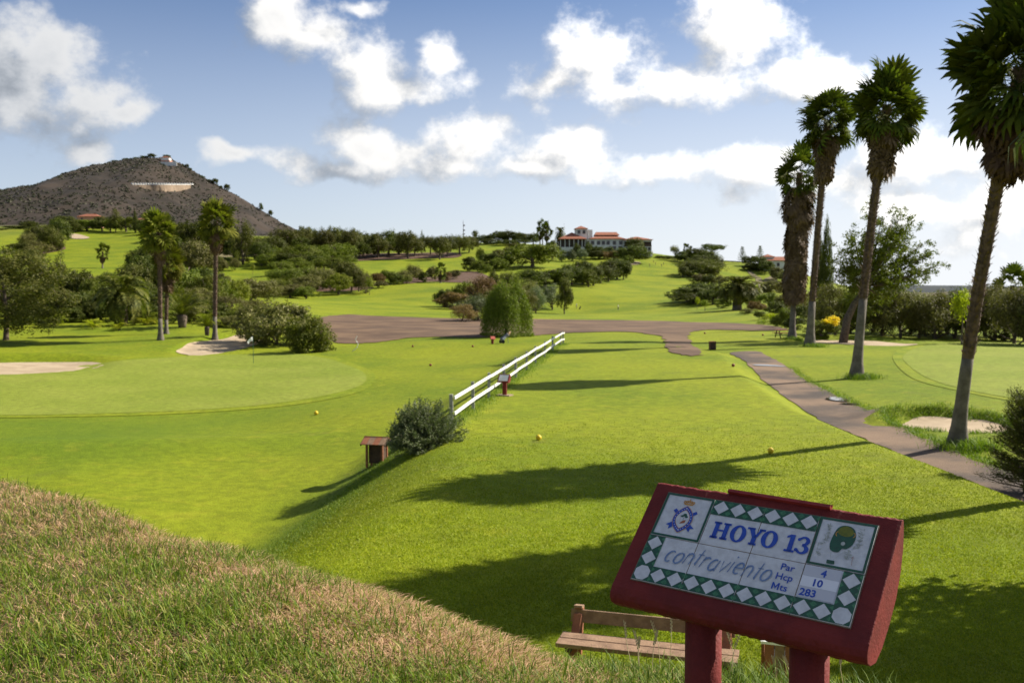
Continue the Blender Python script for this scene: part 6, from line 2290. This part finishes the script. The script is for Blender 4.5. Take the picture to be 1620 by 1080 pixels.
rng = random.Random(8)
ink = Ink(0.0012)
for k in range(90):
    t = rng.random()
    side = rng.choice((-1, 1))
    yy = 0.03 + 0.13 * t
    xx = 0.098 + side * (0.050 + 0.012 * rng.random() - 0.020 * max(0, t - 0.55)) + (-0.02 if t > 0.6 else 0)
    a = rng.uniform(0, 3.14)
    ink.stroke([(0.6 + xx, -yy), (0.6 + xx + 0.010 * math.cos(a), -yy + 0.010 * math.sin(a))], 0.005)
tag(ink.done('plan_trees', SGREY, M0), kind='stuff')
blob([(0.070, 0.040), (0.085, 0.026), (0.108, 0.024), (0.128, 0.036), (0.138, 0.066), (0.134, 0.096), (0.118, 0.116), (0.104, 0.118), (0.094, 0.134), (0.070, 0.132), (0.060, 0.110), (0.062, 0.072)], SGREEN, 'plan_fairway', 0.0014)
blob([(0.076, 0.042), (0.088, 0.029), (0.106, 0.027), (0.124, 0.040), (0.126, 0.058), (0.110, 0.068), (0.088, 0.066), (0.076, 0.056)], SOLIVE, 'plan_green', 0.0018)
blob([(0.096, 0.094), (0.104, 0.090), (0.110, 0.097), (0.105, 0.105), (0.097, 0.103)], SGREY, 'plan_pond', 0.0018)
ink = Ink(0.0018)
ink.stroke(arc(0.6 + 0.078, -0.062, 0.008, 0.010, 100, 250), 0.003)
ink.stroke(arc(0.6 + 0.126, -0.058, 0.008, 0.010, -70, 80), 0.003)
ink.done('plan_bunkers', SGOLD, M0)
ink = Ink(0.0016)
ink.poly([(0.6 + 0.066, -0.170), (0.6 + 0.092, -0.170), (0.6 + 0.094, -0.184), (0.6 + 0.068, -0.185)])
ink.done('plan_tee', SGREEN, M0)
ink = Ink(0.0016)
ink.stroke([(0.6 + 0.118, -0.122), (0.6 + 0.086, -0.168)], 0.0016)
ink.stroke([(0.6 + 0.072, -0.140), (0.6 + 0.076, -0.166)], 0.0016)
ink.done('plan_lines', SGREY, M0)
ink = Ink(0.0018)
ink.stroke([(0.6 + 0.146, -0.142), (0.6 + 0.150, -0.176)], 0.0022)
ink.stroke([(0.6 + 0.143, -0.150), (0.6 + 0.148, -0.140), (0.6 + 0.152, -0.150)], 0.0018)
ink.done('plan_arrow', SBROWN, M0)

# two posts
up_c = O_ + B_ * 0.36 - N_ * 0.10
for want in (1113, 1281):
    best = None
    for i in range(400):
        t = i / 400 * 0.9
        q = up_c + A_ * t
        f_ = q.y * math.cos(PITCH) - (q.z - EYE) * math.sin(PITCH)
        px = 810 + F * q.x / f_
        if best is None or abs(px - want) < best[0]:
            best = (abs(px - want), q)
    q = best[1]
    zg = Ts(q.x, q.y)
    MB().tube([(q.x - S0.x, q.y - S0.y, zg - 0.3 - S0.z), (q.x - S0.x, q.y - S0.y, q.z - S0.z)], 0.066, 24).build('post', REDP, sign, smooth=True)
# ================================================================ grass blades on the bank
def blade_mat(name):
    m = bpy.data.materials.new(name)
    m.use_nodes = True
    t = NT(m.node_tree)
    b = m.node_tree.nodes['Principled BSDF']
    at = t.n('ShaderNodeAttribute', attribute_name='tone')
    t.link(at.outputs['Color'], b.inputs['Base Color'])
    b.inputs['Roughness'].default_value = 0.6
    b.inputs['Specular IOR Level'].default_value = 0.25
    tr = t.n('ShaderNodeBsdfTranslucent')
    t.link(t.mixc(1.0, at.outputs['Color'], (1.1, 1.15, 0.6, 1), 'MULTIPLY'), tr.inputs[0])
    mx = t.n('ShaderNodeMixShader')
    mx.inputs[0].default_value = 0.35
    t.link(b.outputs[0], mx.inputs[1])
    t.link(tr.outputs[0], mx.inputs[2])
    t.link(mx.outputs[0], m.node_tree.nodes['Material Output'].inputs[0])
    return m


BLADE = blade_mat('grass_blade')


def blades(name, x, y, h, w, lean, col, rng, label, cat, droop=0.5):
    """bent tapering blades, two quads and a tip each"""
    n = len(x)
    z = T(x, y) - 0.01
    a = rng.uniform(0, 2 * math.pi, n)
    dx, dy = np.cos(a), np.sin(a)
    sx, sy = -dy, dx
    lv = lean * h
    P = []
    for (t, ww) in ((0.0, 1.0), (0.45, 0.85), (0.8, 0.55)):
        cx_ = x + dx * lv * t ** 1.7
        cy_ = y + dy * lv * t ** 1.7
        cz_ = z + h * t * (1 - 0.25 * lean * t * droop)
        P.append(np.stack([cx_ - sx * w * ww / 2, cy_ - sy * w * ww / 2, cz_], -1))
        P.append(np.stack([cx_ + sx * w * ww / 2, cy_ + sy * w * ww / 2, cz_], -1))
    P.append(np.stack([x + dx * lv, y + dy * lv, z + h * (1 - 0.25 * lean * droop * 1.6)], -1))
    V = np.stack(P, 1).reshape(-1, 3)
    i0 = (np.arange(n) * 7)[:, None]
    q = np.concatenate([i0 + np.array([[0, 1, 3]]), i0 + np.array([[0, 3, 2]]), i0 + np.array([[2, 3, 5]]), i0 + np.array([[2, 5, 4]]), i0 + np.array([[4, 5, 6]])], 0)
    me = np_mesh(name, V, q)
    c = np.repeat(np.concatenate([col, np.ones((n, 1))], 1), 7, axis=0).astype(np.float32)
    at = me.color_attributes.new('tone', 'FLOAT_COLOR', 'POINT')
    at.data.foreach_set('color', c.ravel())
    o = link_mesh(name, me, BLADE)
    return tag(o, label, cat, kind='stuff')


rng = np.random.default_rng(9)
n = 300000
az_ = rng.uniform(-0.66, 0.62, n)
Eb = edge_r(az_)
rb = np.sqrt(rng.uniform(3.0 ** 2, (Eb + 0.9) ** 2))
keep = rng.random(n) < np.clip(1.15 - 0.075 * rb, 0.35, 1.0)
az_, rb, Eb = az_[keep], rb[keep], Eb[keep]
bx, by = rb * np.sin(az_), rb * np.cos(az_)
n = len(bx)
# dry thatch towards the brow of the bank, greener below and by the sign
fromedge = (Eb - rb)
dry = np.clip(0.90 - 0.55 * sstep(fromedge, 0.6, 2.4) - 0.50 * sstep(bx, -0.2, 0.8) + 0.42 * vnoise(bx, by, 0.42, 3) + 0.30 * vnoise(bx, by, 0.13, 8), 0.04, 0.93)
isdry = rng.random(n) < dry
u = rng.random((n, 1))
green = (1 - u) * np.array([[0.050, 0.105, 0.006]]) + u * np.array([[0.210, 0.290, 0.022]])
straw = (1 - u) * np.array([[0.300, 0.160, 0.085]]) + u * np.array([[0.720, 0.490, 0.290]])
ygr = (1 - u) * np.array([[0.190, 0.195, 0.030]]) + u * np.array([[0.330, 0.310, 0.070]])
col = np.where(isdry[:, None], straw, green)
col = np.where((rng.random(n) < 0.22)[:, None], ygr, col)
hh = np.where(isdry, rng.uniform(0.022, 0.062, n), rng.uniform(0.030, 0.095, n)) * (1 + 0.25 * vnoise(bx, by, 0.3, 6))
lean = np.where(isdry, rng.uniform(0.8, 2.6, n), rng.uniform(0.2, 1.3, n))
blades('bank_grass', bx, by, hh, rng.uniform(0.0034, 0.0072, n), lean, col, rng, 'mixed dry straw and short green grass covering the near bank', 'grass')

# longer green grass round the sign posts and along the brow
n = 2600
gx = rng.normal(1.05, 0.42, n)
gy = 4.05 - 0.30 * (gx - 1.0) + rng.normal(0, 0.30, n)
u = rng.random((n, 1))
col = (1 - u) * np.array([[0.045, 0.100, 0.008]]) + u * np.array([[0.200, 0.270, 0.030]])
blades('tall_grass', gx, gy, rng.uniform(0.05, 0.17, n), rng.uniform(0.003, 0.0065, n), rng.uniform(0.15, 1.1, n), col, rng, 'tall green grass growing round the posts of the tile sign', 'grass')
n = 1500
a_ = rng.uniform(-0.55, 0.25, n)
r_ = edge_r(a_) - rng.uniform(0, 2.0, n)
u = rng.random((n, 1))
col = (1 - u) * np.array([[0.05, 0.105, 0.008]]) + u * np.array([[0.20, 0.26, 0.03]])
blades('taller_tufts', r_ * np.sin(a_), r_ * np.cos(a_), rng.uniform(0.06, 0.12, n), rng.uniform(0.004, 0.0065, n), rng.uniform(0.1, 0.8, n), col, rng, 'scattered taller green blades standing out of the near bank', 'grass')

# seed heads
SEED = mat('seed_head', (0.55, 0.47, 0.28), (0.42, 0.34, 0.18), 0.8, 30.0)
m = MB()
rr = random.Random(6)
for px, v in [(988, 985), (1003, 1000), (1031, 985), (1062, 972), (1012, 1010), (1118, 1010), (1125, 1035), (1172, 1000), (1222, 1040), (1240, 1040), (1150, 1000), (1040, 1000), (925, 1040), (1330, 1030), (1300, 1050)]:
    y = 4.0 - 0.30 * ((px - 810) / F * 4 - 1.0) + rr.uniform(-0.1, 0.15)
    tip = Vector(pix(px, v, y))
    gx_, gy_ = tip.x + rr.uniform(-0.08, 0.08), y + rr.uniform(-0.05, 0.05)
    b0 = Vector((gx_, gy_, Ts(gx_, gy_) - 0.01))
    if tip.z < b0.z + 0.05:
        continue
    mid = b0.lerp(tip, 0.6) + Vector((rr.uniform(-.02, .02), 0, 0.02))
    m.tube([b0, mid, tip], [0.0016, 0.0013, 0.0009], 4, cap=False)
    for k in range(11):
        q = mid.lerp(tip, 0.25 + 0.075 * k)
        s = 0.006 * (1 if k % 2 else -1)
        m.add([q, q + Vector((s, 0, 0.004)), q + Vector((s * 0.9, 0, 0.016)), q + Vector((0, 0, 0.010))], [(0, 1, 2, 3)])
tag(m.build('seed_heads', SEED), 'pale seed heads of wild grass around the sign posts', 'grass', kind='stuff')


# tufts left by the mower: along the fence, the path edge, round the palm feet and bunkers
def tufts(name, pts, rad, cnt, hmin, hmax, label, seed, bright=1.0, w=0.012):
    rng = np.random.default_rng(seed)
    P = np.array([(p[0], p[1]) for p in pts])
    k = rng.integers(0, len(P), cnt)
    x = P[k, 0] + rng.normal(0, rad, cnt)
    y = P[k, 1] + rng.normal(0, rad, cnt)
    u = rng.random((cnt, 1))
    col = ((1 - u) * np.array([[0.075, 0.150, 0.008]]) + u * np.array([[0.20, 0.28, 0.02]])) * bright
    return blades(name, x, y, rng.uniform(hmin, hmax, cnt), np.full(cnt, w), rng.uniform(0.2, 1.0, cnt), col, rng, label, 'grass')


fl = [(FP[i][0] + (FP[i + 1][0] - FP[i][0]) * t, FP[i][1] + (FP[i + 1][1] - FP[i][1]) * t) for i in range(len(FP) - 1) for t in np.linspace(0, 1, 12)]
tufts('fence_grass', fl, 0.26, 9000, 0.04, 0.16, 'longer grass left standing under the white fence', 31, w=0.014)
palmfeet = [(1253, 536), (1281, 548), (1355, 598)]
pts = [gz(*q) for q in palmfeet] + [Vector((14.2, 30.0, 0))]
tufts('palm_foot_grass', [(q.x + 0.2, q.y - 0.35) for q in pts], 0.42, 5200, 0.10, 0.45, 'long bright grass tufts growing at the feet of the palms', 32, w=0.018)
pr = [p for p in path_r if 18 < p[1] < 64]
pl = [(pr[i][0] + (pr[i + 1][0] - pr[i][0]) * t + 0.12, pr[i][1] + (pr[i + 1][1] - pr[i][1]) * t) for i in range(len(pr) - 1) for t in np.linspace(0, 1, 10)]
tufts('path_edge_grass', pl, 0.22, 9000, 0.04, 0.15, 'ragged grass along the edge of the gravel path', 33, w=0.016)
ol = oval(16.5, 35.0, 2.2, 2.6, 0.2, 1.02, 60)
tufts('bunker_edge_grass', ol, 0.16, 4500, 0.06, 0.22, 'overhanging grass on the lip of the bunker behind the palm', 34, w=0.016)
lp = [(float(np.interp(t, _ys, _LS)) - 0.9, t) for t in np.linspace(13, 33, 60)]
tufts('slope_grass', lp, 0.6, 16000, 0.03, 0.085, 'rough grass on the side slope of the tee', 35, 0.85, w=0.010)


# the mown turf of the tee, as single short blades where they still show
def mown(n, seed):
    rng = np.random.default_rng(seed)
    d = np.exp(rng.uniform(math.log(9.0), math.log(36.0), n))
    ax = rng.uniform(-0.46, 0.98, n)
    x, y = d * ax, d
    xl = np.interp(y, _ys, _LS)
    xr = np.interp(y, _ys, _RS)
    ok = (x > xl - 1.5) & (x < xr - 0.1) & (rng.random(n) < 1 - sstep(d, 15, 35))
    x, y = x[ok], y[ok]
    n = len(x)
    z = T(x, y)
    a = rng.uniform(0, 2 * math.pi, n)
    h = rng.uniform(0.012, 0.034, n) * (1 + 0.3 * vnoise(x, y, 0.7, 3))
    w = 0.004 + 0.00035 * y
    ln = rng.uniform(0.2, 1.1, n) * h
    b = rng.uniform(0, 2 * math.pi, n)
    V = np.stack([np.stack([x - np.cos(a) * w, y - np.sin(a) * w, z - 0.003], -1), np.stack([x + np.cos(a) * w, y + np.sin(a) * w, z - 0.003], -1), np.stack([x + np.cos(b) * ln, y + np.sin(b) * ln, z + h], -1)], 1).reshape(-1, 3)
    me = np_mesh('mown_turf', V, np.arange(3 * n).reshape(-1, 3))
    u = rng.random((n, 1))
    tone = np.clip(0.5 + 0.5 * vnoise(x, y, 2.2, 2) + 0.3 * vnoise(x, y, 0.6, 5), 0, 1)[:, None]
    c = (1 - u) * np.array([[0.100, 0.150, 0.005]]) + u * np.array([[0.230, 0.250, 0.012]])
    c = c * (0.82 + 0.36 * tone) * (1.42 - 0.25 * sstep(y, 14, 30))[:, None]
    at = me.color_attributes.new('tone', 'FLOAT_COLOR', 'POINT')
    at.data.foreach_set('color', np.repeat(np.concatenate([c, np.ones((n, 1))], 1), 3, axis=0).astype(np.float32).ravel())
    tag(link_mesh('mown_turf', me, BLADE), 'short mown grass of the tee', 'grass', kind='stuff')


mown(780000, 41)
